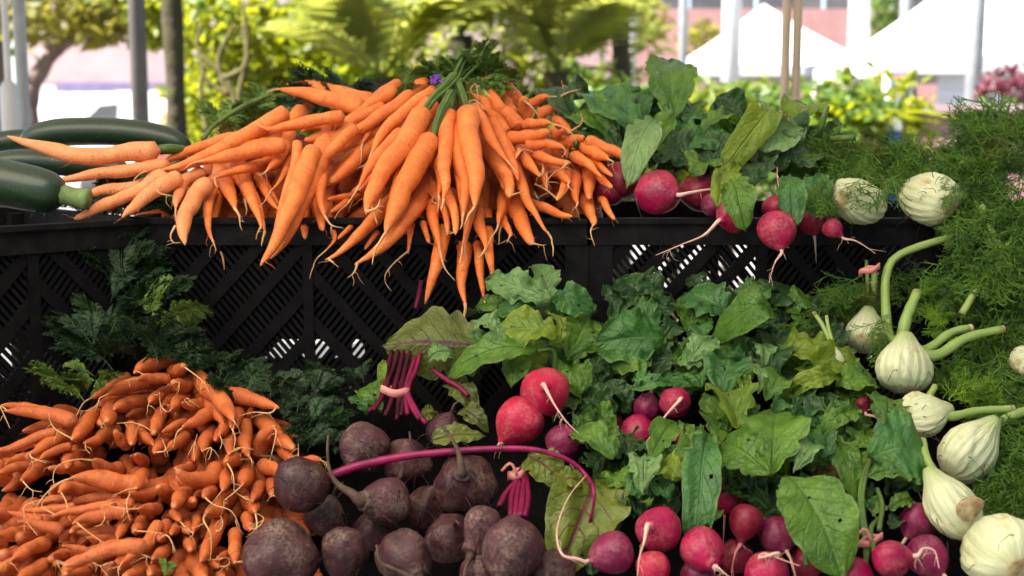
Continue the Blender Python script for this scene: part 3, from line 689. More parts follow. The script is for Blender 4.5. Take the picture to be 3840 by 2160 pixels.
def auto_label(c):
    root, pile, sp, w, L2, q = c
    dx, dy = sp[-1][0] - sp[0][0], sp[-1][1] - sp[0][1]
    shape = ('blunt ' if q['n'] else 'tapering ') + ('thick' if w > 66 else 'slim')
    if q['t'] and not q['n']: shape = 'thread-tailed ' + ('thick' if w > 66 else 'slim')
    if q.get('deep'): shape = 'half-buried ' + ('thick' if w > 66 else 'slim')
    if abs(dx) > 2.2 * abs(dy): dirn = 'tip ' + ('rightward' if dx > 0 else 'leftward')
    elif dy < 0: dirn = 'tip upward'
    elif abs(dx) < .4 * abs(dy): dirn = 'tip downward'
    else: dirn = 'tip lower ' + ('right' if dx > 0 else 'left')
    u = sum(p[0] for p in sp) / len(sp) / K; v = sum(p[1] for p in sp) / len(sp) / K
    mx, my, nm = min(MARK[pile], key=lambda m: math.hypot(m[0] - u, m[1] - v))
    ex, ey = u - mx, v - my
    rel = ('right of' if ex > 0 else 'left of') if abs(ex) > abs(ey) else ('below' if ey > 0 else 'above')
    if 'photo edge' in nm or 'corner' in nm: rel = 'near'
    return f'{shape} carrot, {dirn}, {rel} {nm}', u
ORD = 'first second third fourth fifth sixth seventh eighth ninth tenth eleventh twelfth'.split()
by = {}
for c in CARROTS:
    if c[5]['label']: c[0]['label'] = c[5]['label']; continue
    l, u = auto_label(c); by.setdefault(l, []).append((u, c[0]))
for l, lst in by.items():
    lst.sort(key=lambda a: a[0])
    for i, (u, o) in enumerate(lst):
        o['label'] = l if len(lst) == 1 else l.replace(' carrot, ', ' carrot, %s from left, ' % ORD[min(i, 11)], 1)

# ------------------------------------------------------------------ round roots
def revolve(cen, axis, prof, seg, wob, seed, flat=1.0, ridges=0, ridge_amp=0.0):
    """prof: (position along the axis, radius) from the crown to the tail"""
    axis = axis.normalized(); a = axis.orthogonal().normalized(); b = axis.cross(a)
    mb = MB(); vs = []; uv = []
    n = len(prof)
    for i, (h, r) in enumerate(prof):
        for k in range(seg):
            an = 2 * math.pi * k / seg
            q = 1 + wob * noise.noise(Vector((math.cos(an) * 1.3 + seed, math.sin(an) * 1.3, h * 22 + seed))) + wob * .3 * noise.noise(Vector((math.cos(an) * 3.5 + seed, math.sin(an) * 3.5, h * 70 + seed)))
            if ridges: q *= 1 + .10 * (((an * 3 / 6.2832 + h * 5 + seed * 3 + .08 * math.sin(h * 60)) % 1) - .5) * r / max(p[1] for p in prof)
            if ridges: q *= 1 + ridge_amp * math.cos(an * ridges + seed + h * 9) * (r / max(p[1] for p in prof))
            vs.append(cen + axis * h + (a * math.cos(an) + b * math.sin(an) * flat) * r * q); uv.append((i / (n-1), k / seg))
    fs = [(i*seg+k, i*seg+(k+1) % seg, (i+1)*seg+(k+1) % seg, (i+1)*seg+k) for i in range(n-1) for k in range(seg)]
    fs += [tuple(range(seg))[::-1], tuple(range((n-1)*seg, n*seg))]
    mb.add(vs, fs, uv)
    return mb
def ball_profile(r, long, tailr, n=22):
    pr = []
    for i in range(n):
        t = i / (n-1); th = math.pi * t
        h = -math.cos(th) * r; q = math.sin(th) * r
        if t > .5:
            k = (t - .5) * 2
            h += r * long * k ** 2.2
            q = max(q, tailr + (r * .62 - tailr) * max(0, 1 - k) ** .9 * .55)
            q = max(q, tailr)
        else:
            k = 1 - t * 2; h += r * .12 * k * k; q = max(q, r * .13)
        pr.append((h, q))
    return pr
def round_root(name, cat, reg, cx, cy, r, mat, tailmat, label, group, tail=None, ax=None, dfun=DL, dz=0.0, long=.28, tailw=.0022, wob=.05, hairs=5, stub=None):
    """a radish or beet: ball, tail, rootlets; cx, cy, r, tail in the pixels of a region"""
    s = REG[reg][2]; u, v = N(reg, cx, cy); rp = r / s
    d = dfun(v) + dz; rad = rp * d / F; cen = P(u, v, d)
    T = [N(reg, *t) for t in tail] if tail else []
    if ax is None:
        if T:
            ox, oy = (T[0][0] - u) / rp, (T[0][1] - v) / rp; m = math.hypot(ox, oy)
            if m > .97: ox, oy, m = ox / m * .97, oy / m * .97, .97
            ax = RIGHT * ox - UP * oy - FWD * math.sqrt(1 - m * m)
        else: ax = Vector((random.uniform(-.8, .8), .35, random.uniform(-.9, .2)))
    else: ax = RIGHT * ax[0] - UP * ax[1] - FWD * ax[2]
    ax.normalize()
    seed = cx * .013 + cy * .007
    root = empty(name, cen, label, cat, group)
    bm_ = revolve(cen, ax, ball_profile(rad, long, tailw * 1.2), 30, wob, seed)
    if cat == 'beet':
        for k in range(9):
            e = (ax * random.uniform(-.2, 1) + Vector((random.uniform(-1, 1), -random.uniform(.3, 1), random.uniform(-.6, 1)))).normalized()
            hair(bm_, cen + e * rad * .98, e * .4 + Vector((random.uniform(-1, 1), -.2, random.uniform(-1, .4))), random.uniform(.012, .03), .0004)
    bm_.build('body', mat, root)
    tb = MB()
    tip = cen + ax * (rad * (1 + long) - .002)
    if T:
        d0 = (tip - CAM).dot(FWD)
        pts = [tip, tip + ax * .006] + [P(a, b, d0 - .004 + (dfun(b) - dfun(T[0][1])) * .5) for a, b in T[1:]]
        pts = spline(pts, 22)
        tailw *= .58 if dfun is DU else .68
        tb.tube(pts, [tailw * (.75 * (1 - i / 21) ** 3 + .25 * (1 - i / 21)) + (.0004 if cat == 'radish' else .0012) for i in range(22)], 6)
        for k in range(hairs):
            j = random.randint(0, 17)
            hair(tb, pts[j], Vector((random.uniform(-1, 1), -.4, random.uniform(-1, .6))), random.uniform(.008, .020), .0003)
    else:
        tb.tube([tip, tip + ax * .012, tip + ax * .03 + Vector((0, 0, -.012))], [tailw, tailw * .6, .0004], 5)
    tb.build('root_tail', tailmat, root)
    if stub:
        sb = MB()
        for k in range(stub):
            e = (-ax + Vector((random.uniform(-.35, .35), random.uniform(-.35, .35), random.uniform(-.2, .35)))).normalized()
            p = cen - ax * rad * .82
            sb.tube([p, p + e * .022, p + e * .045], [.0032, .0026, .002], 6)
        sb.build('leaf_stalk', M['beet_stem'] if cat == 'beet' else M['stalk'], root)
    return root
BG = 'beets in the lower display'; RG = 'radishes in the lower display'; UG = 'radishes on the upper crate'
B, BS, BT = M['beet'], M['beet_soil'], M['beet_tail']
bt = lambda *a, **k: round_root('beet', 'beet', a[0], a[1], a[2], a[3], a[4], BT, a[5], BG, wob=.19, **k)
bt('F', 940, 470, 188, BS, 'dusty beet under the banded purple stems, small knob for a tail', tail=[(860, 570), (800, 620), (790, 660)], tailw=.005, long=.2, dz=.0)
bt('F', 475, 765, 216, B, 'smooth grey beet with a crack across it, nearest the carrots', ax=(-.5, -.5, .1), dz=-.035, long=.12)
bt('F', 1110, 890, 186, BS, 'soil-topped beet with a thick tail curling up to the left', tail=[(985, 860), (850, 830), (740, 760), (675, 650), (660, 500), (665, 390)], tailw=.0078, long=.35, dz=-.005)
bt('F', 1705, 760, 232, B, 'large beet behind the magenta stalk, grey tail poking up over it', tail=[(1690, 660), (1650, 520), (1590, 400), (1495, 285)], tailw=.0068, long=.3, dz=-.012)
bt('F', 1540, 365, 132, BS, 'beet at the back behind the yellow-green scrap of leaf', dz=.03, ax=(.3, -.8, .2))
bt('F', 1255, 590, 180, B, 'dark beet shadowed under the magenta stalk, tail rising from it', tail=[(1230, 660), (1250, 560), (1285, 460), (1280, 360)], tailw=.004, dz=.03, long=.1)
bt('F', 300, 1300, 285, B, 'biggest beet, at the bottom edge beside the carrots', ax=(.5, .3, .5), dz=.0, long=.1)
bt('F', 795, 1255, 188, B, 'brown beet at the bottom right of the biggest one', ax=(-.2, .8, .3), dz=.005)
bt('F', 1230, 1300, 205, B, 'dark beet at the bottom whose tail bends like a hook', tail=[(1330, 1390), (1150, 1390), (1055, 1340), (1032, 1215)], tailw=.006, dz=.0)
bt('F', 1580, 1170, 185, B, 'purple beet in shadow between the large beet and the bottom edge', ax=(.1, -.3, .4), dz=.028)
bt('F', 1830, 1060, 150, BS, 'narrow beet left of the tan-topped one, tail hanging straight down', tail=[(1780, 1180), (1740, 1300), (1700, 1400), (1690, 1480)], tailw=.0085, long=.6, dz=-.02)
bt('G', 272, 1265, 196, BS, 'tan-topped beet with cut red stalks standing on it', tail=[(205, 1390), (200, 1440), (190, 1500)], tailw=.007, long=.2, dz=-.025)
bt('G', 540, 1400, 130, B, 'dark beet in the corner under the yellowing beet leaf', ax=(.3, .3, .3), dz=.02)
bt('G', 60, 1420, 120, B, 'dark beet at the very bottom left of the tan-topped beet', ax=(0, .5, .5), dz=.02)
bt('F', 1000, 1120, 150, B, 'dark beet deep between the soil-topped and hook-tailed ones', ax=(.2, -.5, .1), dz=.06)
bt('F', 1400, 940, 150, B, 'dark beet in the shade left of the large purple one', ax=(.2, -.5, .1), dz=.06)
bt('F', 640, 1010, 150, B, 'shadowed beet deep between the cracked and soil-topped ones', ax=(.2, -.5, .1), dz=.05)
RM, RD, RP, RR, RT = M['radish'], M['radish_dark'], M['radish_purple'], M['radish_red'], M['radish_tail']
def rad(reg, x, y, r, mat, label, **k):
    up = k.pop('up', False)
    return round_root('radish', 'radish', reg, x, y, r, mat, k.pop('tm', RT), label, UG if up else RG, dfun=DU if up else DL, wob=k.pop('wob', .12), **k)
rad('G', 480, 290, 154, RR, 'topmost red radish of the pair below the tall leaves, tail across it', tail=[(470, 245), (540, 370), (620, 480), (690, 548)], tailw=.0042, dz=-.045, hairs=10)
rad('G', 325, 455, 150, RR, 'pointed red radish touching the magenta stalk, under the topmost one', tail=[(215, 580), (200, 605), (215, 615)], tailw=.003, long=.35, dz=-.02)
rad('G', 588, 592, 106, RP, 'purple radish with two scuffed pale spots', ax=(.3, .8, -.2), dz=-.02)
rad('G', 1120, 390, 86, RP, 'small purple radish left of the round long-tailed one', ax=(.2, -.8, .2), dz=.02)
rad('G', 1300, 352, 101, RM, 'round radish high among the leaves with a straight tail down left', tail=[(1310, 330), (1245, 430), (1150, 560), (1060, 680), (1000, 750)], tailw=.003, dz=-.02)
rad('G', 1070, 540, 112, RM, 'striped pink radish beneath the small purple one', ax=(-.6, .3, .2), dz=.02, long=.3)
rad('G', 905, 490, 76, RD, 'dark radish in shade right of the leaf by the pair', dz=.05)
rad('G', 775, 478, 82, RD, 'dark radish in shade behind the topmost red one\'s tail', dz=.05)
rad('G', 1330, 555, 66, RM, 'radish mostly hidden behind the small upright leaf', dz=.03)
rad('G', 1200, 1160, 146, RM, 'bright pink radish with a pale tail hanging over its front', tail=[(1135, 1115), (1105, 1230), (1075, 1330), (1060, 1470)], tailw=.004, dz=-.04)
rad('G', 910, 1300, 137, RP, 'reddish purple radish whose tail loops up over the beet leaf', tail=[(785, 1330), (680, 1338), (590, 1318), (552, 1200), (575, 1070), (640, 930), (740, 810)], tailw=.0026, dz=-.02)
rad('G', 1160, 1390, 108, RR, 'red radish at the bottom under the bright pink one', ax=(0, .9, .4), dz=-.02)
rad('H', 120, 1275, 140, RM, 'shiny pink radish with a thick tail running down to the right', tail=[(165, 1335), (215, 1390), (300, 1460)], tailw=.005, long=.3, dz=-.04)
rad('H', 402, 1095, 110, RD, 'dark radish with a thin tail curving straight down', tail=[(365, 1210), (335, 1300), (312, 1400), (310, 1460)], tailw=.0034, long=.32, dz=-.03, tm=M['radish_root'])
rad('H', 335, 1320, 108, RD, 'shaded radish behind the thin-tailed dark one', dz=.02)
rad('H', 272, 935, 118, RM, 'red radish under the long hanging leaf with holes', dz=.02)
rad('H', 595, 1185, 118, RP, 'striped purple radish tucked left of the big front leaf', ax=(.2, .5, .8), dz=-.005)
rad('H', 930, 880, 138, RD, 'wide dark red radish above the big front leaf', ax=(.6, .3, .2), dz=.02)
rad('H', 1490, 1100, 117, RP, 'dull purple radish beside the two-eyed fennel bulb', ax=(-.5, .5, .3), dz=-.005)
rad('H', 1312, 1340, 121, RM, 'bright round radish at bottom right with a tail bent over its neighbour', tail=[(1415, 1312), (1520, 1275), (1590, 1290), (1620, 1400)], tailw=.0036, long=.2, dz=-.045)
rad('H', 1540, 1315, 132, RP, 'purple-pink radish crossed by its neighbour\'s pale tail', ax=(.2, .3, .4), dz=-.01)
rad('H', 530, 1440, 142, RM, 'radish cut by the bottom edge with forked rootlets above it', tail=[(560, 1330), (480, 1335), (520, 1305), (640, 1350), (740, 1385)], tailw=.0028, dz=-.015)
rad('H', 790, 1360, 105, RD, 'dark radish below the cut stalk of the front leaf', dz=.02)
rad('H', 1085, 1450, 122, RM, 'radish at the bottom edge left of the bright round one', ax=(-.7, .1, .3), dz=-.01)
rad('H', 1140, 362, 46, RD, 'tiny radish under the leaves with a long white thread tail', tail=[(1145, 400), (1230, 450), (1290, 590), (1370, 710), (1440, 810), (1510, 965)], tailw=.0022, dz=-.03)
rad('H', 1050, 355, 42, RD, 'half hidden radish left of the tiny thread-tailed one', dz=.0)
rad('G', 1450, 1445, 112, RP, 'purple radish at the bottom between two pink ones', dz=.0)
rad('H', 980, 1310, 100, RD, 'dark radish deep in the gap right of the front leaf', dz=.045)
rad('O', 1653, 484, 56, RM, 'large magenta radish on the upper crate, tail pointing right', up=True, tail=[(1690, 492), (1740, 484), (1800, 475), (1890, 474), (1935, 490)], tailw=.0045, dz=-.0, long=.2)
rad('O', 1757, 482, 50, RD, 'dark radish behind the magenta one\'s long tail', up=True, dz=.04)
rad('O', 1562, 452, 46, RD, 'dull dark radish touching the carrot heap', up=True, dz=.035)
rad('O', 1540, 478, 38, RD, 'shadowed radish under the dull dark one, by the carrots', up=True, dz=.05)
rad('O', 1848, 538, 46, RM, 'red radish whose tail forks over the crate rim to the left', up=True, tail=[(1815, 552), (1770, 592), (1715, 615), (1650, 642)], tailw=.0042, dz=-.02)
rad('O', 1795, 515, 32, RP, 'purple radish squeezed above the fork-tailed one', up=True, dz=.02)
rad('O', 1947, 522, 30, RM, 'small bright radish sitting on top of another', up=True, tail=[(1958, 515), (1962, 480), (1956, 450), (1955, 420)], tailw=.0022, dz=-.03)
rad('O', 1953, 575, 48, RM, 'radish hanging over the crate rim with a straight tail down', up=True, tail=[(1957, 617), (1950, 660), (1940, 690), (1935, 712)], tailw=.0036, long=.3, dz=-.045)
rad('O', 2043, 551, 38, RD, 'dark red radish on the rim left of the smallest pink one', up=True, dz=.01)
rad('O', 2093, 573, 25, RM, 'smallest pink radish on the rim, thin tail trailing right', up=True, tail=[(2110, 590), (2150, 605), (2180, 622), (2202, 638)], tailw=.0028, dz=-.03, long=.3)
# a second tail on the forked radish
# ------------------------------------------------------------------ leaves
def leaf_blade(mb, base, tip, width, roll, arch, ruff, fold, lobe, seed, half=0, holes=0, ob=1.2):
    lobe *= .6
    rr = random.Random(seed)
    ns, nt = 36, 10
    ax = tip - base; L = ax.length; ax.normalize()
    view = (CAM - (base + tip) / 2).normalized() * .8 + Vector((0, 0, .6))
    nrm = (view - ax * view.dot(ax)).normalized()
    nrm = Matrix.Rotation(roll, 3, ax) @ nrm
    sd = ax.cross(nrm).normalized()
    ph = [rr.uniform(0, 6.28) for _ in range(8)]
    rows = []; curl = rr.uniform(0, .38) if not half else 0; arch *= 1.35; tw = rr.uniform(-.35, .35)
    hol = [(rr.uniform(.25, .9), rr.uniform(-.75, .75), rr.uniform(.010, .022)) for _ in range(holes)]
    fr = [rr.uniform(2.2, 3.6), rr.uniform(4.5, 7)]
    for i in range(ns + 1):
        s = i / ns
        env = max(0.0, math.sin(math.pi * min(1, s ** ob))) ** (.58 if ob < 1 else .5)
        row = []
        for j in range(-nt, nt + 1):
            t = j / nt; sg = 0 if t > 0 else 1
            lob = 1 + lobe * (.11 * math.sin(fr[0] * 6.28 * s + ph[sg]) + .08 * math.sin(fr[1] * 6.28 * s + ph[2 + sg]))
            if lobe and s < .42: lob *= (.72 + .28 * abs(math.sin(s * 15 + ph[4 + sg])))
            ser = 1 + .010 * math.sin(s * 70 + ph[5]) + .028 * math.sin(s * 26 + ph[6])
            w = width / 2 * env * lob * ser
            y = t * w; e = abs(t)
            z = arch * L * (math.sin(math.pi * s) * .5 - s * s * .25)
            z += t * w * tw * s - curl * L * s ** 3.2
            z += fold * e * w + ruff * 1.3 * width * (e ** 1.6) * (.55 * math.sin(s * 13 + ph[sg]) + .35 * math.sin(s * 29 + ph[3 + sg]) )
            z += ruff * width * 1.1 * noise.noise(Vector((s * 2.6 + seed, t * 2.0, seed * .7)))
            z += ruff * width * .25 * noise.noise(Vector((s * 9 + seed, t * 6.0, seed * .3))) - .006 * width * math.exp(-(t / .06) ** 2)
            if half and t * half < 0: y *= .35; z -= abs(t) * w * .9
            row.append((base + ax * (L * (s + .05 * (1 - e) * s * s)) + sd * y + nrm * z, (s, t * .5 + .5)))
        rows.append(row)
    W = 2 * nt + 1
    vs = [p for r_ in rows for p, _ in r_]; uv = [q for r_ in rows for _, q in r_]
    fs = []
    for i in range(ns):
        for j in range(W - 1):
            s, t = (i + .5) / ns, (j + .5) / nt - 1
            if any(((s - a) * L) ** 2 + ((t - b) * width / 2) ** 2 < (c * max(L, .08)) ** 2 for a, b, c in hol): continue
            if (i >= ns - 3 or abs(t) > .86) and rr.random() < .008: continue
            fs.append((i*W+j, i*W+j+1, (i+1)*W+j+1, (i+1)*W+j))
    mb.add(vs, fs, uv)
def leaf(parent, reg, bx, by, tx, ty, w, mat, dfun, dzb=0.0, dzt=0.0, roll=0, arch=.25, ruff=.10, fold=.25, lobe=.6, half=0, holes=1, name='leaf', stem=None, seed=None):
    s = REG[reg][2]; u0, v0 = N(reg, bx, by); u1, v1 = N(reg, tx, ty)
    d0 = dfun(v0) + dzb; d1 = dfun(v1) + dzt
    a, b = P(u0, v0, d0), P(u1, v1, d1)
    width = w / s * (d0 + d1) / 2 / F
    seed = seed if seed is not None else (bx * .37 + ty * .11) % 91
    mb = MB(); leaf_blade(mb, a, b, width * (1.12 if 'beet' not in mat and 'chard' not in mat else 1), R(roll), arch, ruff, fold, lobe, seed, half, holes, .72 if 'beet' in mat or 'chard' in mat else 1.2)
    o = mb.build(name, M[mat], parent)
    if stem:
        pts = spline([a] + [P(*N(reg, x, y), d0 + .012 * (k + 1)) for k, (x, y) in enumerate(stem)], 12)
        sb = MB(); sb.tube(pts, [.0021 + .0012 * i / 11 for i in range(12)], 6)
        sb.build('stalk', M['stalk'], o)
    return o
def greens(reg, x, y, d, label): return empty('radish_greens', P(*N(reg, x, y), d), label, 'radish leaves', 'leafy radish tops')
q = greens('R5', 1600, 1300, 1.33, 'tall leafy radish top rising in the middle, in front of hanging carrots')
for a in (
    ('R5', 1580, 830, 1090, 640, 250, 'leaf_pale', -.03, -.03, -8, .10, .16, .2, 1.0), ('R5', 1570, 820, 1495, 480, 190, 'leaf_pale', -.01, .0, 20, .1, .12, .5, .5),
    ('R5', 1590, 810, 1885, 850, 250, 'leaf_teal', -.02, -.03, 10, .3, .12, .25, .6), ('R5', 1640, 1090, 1165, 1030, 290, 'leaf_yellow', -.05, -.05, 6, .2, .10, .3, .25),
    ('R5', 1480, 1200, 825, 1265, 240, 'leaf', -.05, -.06, 0, .25, .10, .25, 1.0), ('R5', 1210, 1120, 990, 960, 190, 'leaf_pale', -.045, -.04, 25, .3, .16, .3, .4),
    ('R5', 1470, 860, 1185, 880, 150, 'leaf_teal', -.02, -.03, -15, .3, .14, .2, .6), ('R5', 1640, 1150, 1600, 850, 120, 'leaf_yellow', -.045, -.045, 30, .2, .16, .4, .4),
    ('R5', 1700, 1280, 1870, 930, 300, 'leaf', .0, .0, 20, .2, .12, .3, .5), ('R5', 1290, 880, 1015, 840, 120, 'leaf', .0, .0, -10, .3, .12, .3, .7),
    ('R5', 1350, 1230, 1290, 1440, 190, 'leaf', -.02, -.03, 0, .2, .14, .3, .7), ('R5', 1720, 1290, 1800, 1460, 230, 'leaf', .01, -.01, 0, .2, .14, .3, .8),
    ('R5', 1200, 1150, 900, 1150, 190, 'leaf_teal', -.01, -.02, -20, .2, .12, .3, .8), ('R5', 1560, 1150, 1750, 1100, 200, 'leaf', .0, .0, 0, .2, .12, .3, .8),
    ('R5', 1500, 1160, 1420, 1350, 170, 'leaf_yellow', .0, -.01, 0, .2, .14, .3, .8), ('R5', 1850, 1200, 1960, 940, 230, 'leaf_dark', .03, .03, 10, .2, .1, .3, .6),
    ('R5', 1600, 1000, 1760, 700, 240, 'leaf_teal', .02, .02, -10, .3, .12, .3, .5), ('R5', 1500, 1300, 1560, 1120, 170, 'leaf_dark', .03, .03, 10, .2, .1, .3, .6)):
    leaf(q, *a[:6], a[6], DL, *a[7:9], roll=a[9], arch=a[10], ruff=a[11], fold=a[12], lobe=a[13], stem=[(1600, 1200), (1610, 1400)] if a[0] == 'R5' and a[3] < 900 else None)
q = greens('R5', 2300, 1200, 1.42, 'dark bluish radish top under the upper crate\'s slotted front')
for a in (
    ('R5', 2440, 1110, 1935, 1130, 360, 'leaf_teal', .0, -.02, -20, .3, .10, .25, .7), ('R5', 2280, 830, 2070, 640, 230, 'leaf_dark', .02, .02, 0, .3, .12, .3, .5),
    ('R5', 2420, 790, 2230, 640, 220, 'leaf_dark', .02, .02, 0, .3, .12, .3, .5), ('R5', 2350, 1290, 2070, 1260, 240, 'leaf', .0, -.01, 0, .3, .12, .3, .5),
    ('R6', 360, 960, 20, 720, 330, 'leaf_teal', .0, .0, 0, .25, .10, .3, .8), ('R6', 690, 930, 285, 1020, 270, 'leaf', -.03, -.04, -10, .9, .12, .3, .4),
    ('R6', 150, 1120, 130, 930, 170, 'leaf_teal', .0, .0, 0, .3, .1, .3, .4), ('R6', 660, 1000, 380, 920, 280, 'leaf_teal', .0, .0, 0, .25, .10, .3, .8),
    ('R6', 40, 1290, 235, 1085, 210, 'leaf_pale', -.03, -.03, 5, .3, .12, .3, .5), ('R6', 240, 1200, 400, 1130, 160, 'leaf_teal', .0, .0, 0, .3, .1, .3, .4),
    ('R6', 770, 900, 980, 800, 200, 'leaf', .01, .01, 0, .3, .12, .3, .8), ('R5', 2420, 1000, 2150, 900, 260, 'leaf_teal', .01, .01, 10, .2, .12, .3, .7),
    ('R5', 2330, 1430, 2200, 1400, 180, 'leaf_teal', -.02, -.02, 10, .3, .15, .3, .7), ('R5', 2150, 1250, 2040, 1010, 220, 'leaf_dark', .02, .02, 10, .2, .12, .3, .7),
    ('R6', 150, 1260, -60, 1150, 220, 'leaf', .01, .01, 10, .2, .12, .3, .7), ('R6', 500, 1180, 250, 1130, 200, 'leaf_dark', .02, .01, 10, .2, .12, .3, .7),
    ('R6', 180, 760, 40, 640, 190, 'leaf_dark', .03, .03, 10, .2, .12, .3, .7), ('R5', 2000, 1250, 2000, 1000, 200, 'leaf_dark', .04, .04, 10, .2, .12, .3, .7),
    ('G', 1290, 235, 1035, 235, 95, 'leaf_teal', -.02, -.03, 0, .2, .12, .3, .4), ('G', 720, 290, 620, 150, 150, 'leaf', .0, .0, 0, .2, .12, .3, .7),
    ('G', 850, 280, 700, 200, 150, 'leaf_dark', .03, .03, 0, .2, .12, .3, .7), ('G', 1090, 150, 900, 100, 180, 'leaf_dark', .02, .01, 0, .2, .12, .3, .7),
    ('G', 1460, 260, 1330, 180, 160, 'leaf_teal', -.01, -.01, 0, .2, .12, .3, .7), ('G', 1560, 120, 1300, 60, 190, 'leaf_pale', -.02, -.02, 0, .3, .15, .3, .7)):
    leaf(q, *a[:6], a[6], DL, *a[7:9], roll=a[9], arch=a[10], ruff=a[11], fold=a[12], lobe=a[13])
q = greens('H', 650, 700, 1.24, 'broad leafy radish top spilling forward over pink radishes, with holes')
for a in (
    ('H', 235, 320, 310, 15, 270, 'leaf_teal', -.05, -.04, 0, .2, .13, .3, .5), ('H', 390, 290, 350, 140, 110, 'leaf_yellow', -.055, -.055, 20, .2, .16, .3, .3),
    ('H', 475, 300, 440, 40, 90, 'leaf_pale', -.05, -.05, 40, .2, .14, .5, .3), ('H', 530, 340, 655, 125, 170, 'leaf', -.045, -.045, 0, .2, .10, .3, .3),
    ('H', 345, 520, 250, 275, 290, 'leaf_yellow', -.06, -.055, 10, .5, .12, .5, .2), ('H', 560, 820, 600, 375, 390, 'leaf', -.07, -.065, 0, .25, .09, .22, .45),
    ('H', 560, 810, 245, 585, 270, 'leaf', -.075, -.07, -15, .25, .10, .3, .3), ('H', 700, 800, 875, 550, 130, 'leaf_pale', -.07, -.07, 10, .3, .15, .3, .3),
    ('H', 900, 720, 830, 480, 210, 'leaf_teal', -.06, -.055, 0, .2, .13, .3, .5), ('H', 1170, 690, 1545, 640, 440, 'leaf_teal', -.05, -.055, 6, .15, .08, .25, .3),
    ('H', 1290, 500, 1310, 295, 250, 'leaf', -.04, -.035, 0, .2, .10, .25, .3), ('H', 1160, 830, 1500, 775, 170, 'leaf', -.04, -.04, 0, .25, .10, .3, .4),
    ('H', 660, 830, 1010, 1310, 430, 'leaf', -.085, -.075, -6, .22, .08, .25, .25), ('H', 150, 550, 90, 1110, 220, 'leaf_teal', -.07, -.07, 0, .22, .12, .3, .6),
    ('H', 180, 560, 10, 740, 220, 'leaf', -.06, -.06, 0, .3, .15, .3, .4), ('H', 1110, 400, 915, 480, 170, 'leaf', -.03, -.04, 0, .3, .14, .3, .6),
    ('H', 960, 600, 1085, 855, 160, 'leaf', -.045, -.045, 0, .2, .13, .3, .5), ('H', 1000, 190, 650, 260, 130, 'leaf_yellow', -.04, -.045, -10, .3, .18, .3, .6),
    ('H', 740, 290, 870, 480, 150, 'leaf_dark', -.03, -.03, 0, .2, .13, .3, .5), ('H', 560, 80, 1000, 80, 260, 'leaf_yellow', -.02, -.03, -20, .3, .14, .3, .8),
    ('H', 700, 160, 1200, 130, 240, 'leaf_yellow', -.02, -.025, 0, .3, .16, .3, .8), ('H', 960, 260, 1230, 190, 210, 'leaf', -.03, -.035, 0, .3, .12, .3, .5),
    ('H', 520, 120, 490, -60, 130, 'leaf_pale', -.03, -.03, 20, .3, .12, .3, .5), ('H', 800, 380, 700, 250, 200, 'leaf_dark', .0, .0, 20, .3, .12, .3, .5),
    ('H', 560, 400, 660, 330, 120, 'leaf_teal', -.05, -.05, 20, .3, .14, .3, .5), ('H', 420, 800, 390, 680, 130, 'leaf_teal', -.05, -.05, 20, .3, .14, .3, .5),
    ('H', 1200, 1070, 1290, 970, 90, 'leaf', -.03, -.03, 0, .2, .13, .3, .3), ('H', 1300, 1030, 1450, 955, 110, 'leaf', -.03, -.03, 0, .2, .13, .3, .3),
    ('H', 1300, 1150, 1410, 1060, 110, 'leaf_dark', -.01, -.01, 0, .2, .13, .3, .3), ('H', 1200, 950, 1130, 880, 100, 'leaf_dark', -.01, -.01, 0, .2, .13, .3, .3),
    ('H', 150, 1130, 210, 1010, 120, 'leaf', -.04, -.04, 0, .2, .13, .3, .3), ('H', 1400, 950, 1350, 830, 130, 'leaf_dark', -.005, -.005, 0, .2, .13, .3, .3),
    ('H', 60, 300, -60, 150, 200, 'leaf_teal', .0, .0, 0, .2, .13, .3, .5), ('H', 120, 260, 60, 130, 150, 'leaf_teal', -.02, -.02, 0, .2, .13, .3, .5),
    ('H', 520, 560, 420, 420, 200, 'leaf_dark', -.02, -.02, 0, .2, .13, .3, .5), ('H', 1050, 560, 960, 420, 220, 'leaf_dark', -.01, -.01, 0, .2, .13, .3, .5),
    ('H', 1080, 300, 1010, 230, 160, 'leaf_dark', -.01, -.01, 0, .2, .13, .3, .5), ('H', 450, 900, 330, 800, 180, 'leaf_dark', -.02, -.02, 0, .2, .13, .3, .5)):
    leaf(q, *a[:6], a[6], DL, *a[7:9], roll=a[9], arch=a[10], ruff=a[11], fold=a[12], lobe=a[13], holes=2)
for pts in ([(1185, 690), (1130, 850), (1120, 1000), (1150, 1220), (1160, 1380)], [(1190, 700), (1150, 840), (1135, 1000), (1170, 1250), (1150, 1400)], [(760, 1220), (770, 1300), (785, 1380)], [(1240, 1160), (1260, 1000), (1230, 900)], [(1210, 1300), (1190, 1150), (1250, 1080)]):
    pp = spline([P(*N('H', x, y), DL(N('H', x, y)[1]) - .045 + .02 * i / 4) for i, (x, y) in enumerate(pts)], 14)
    sb = MB(); sb.tube(pp, .0024, 7); sb.build('stalk', M['stalk'], q)
q = greens('G', 900, 700, 1.22, 'small crumpled radish top between the beet leaf and a long pale tail')
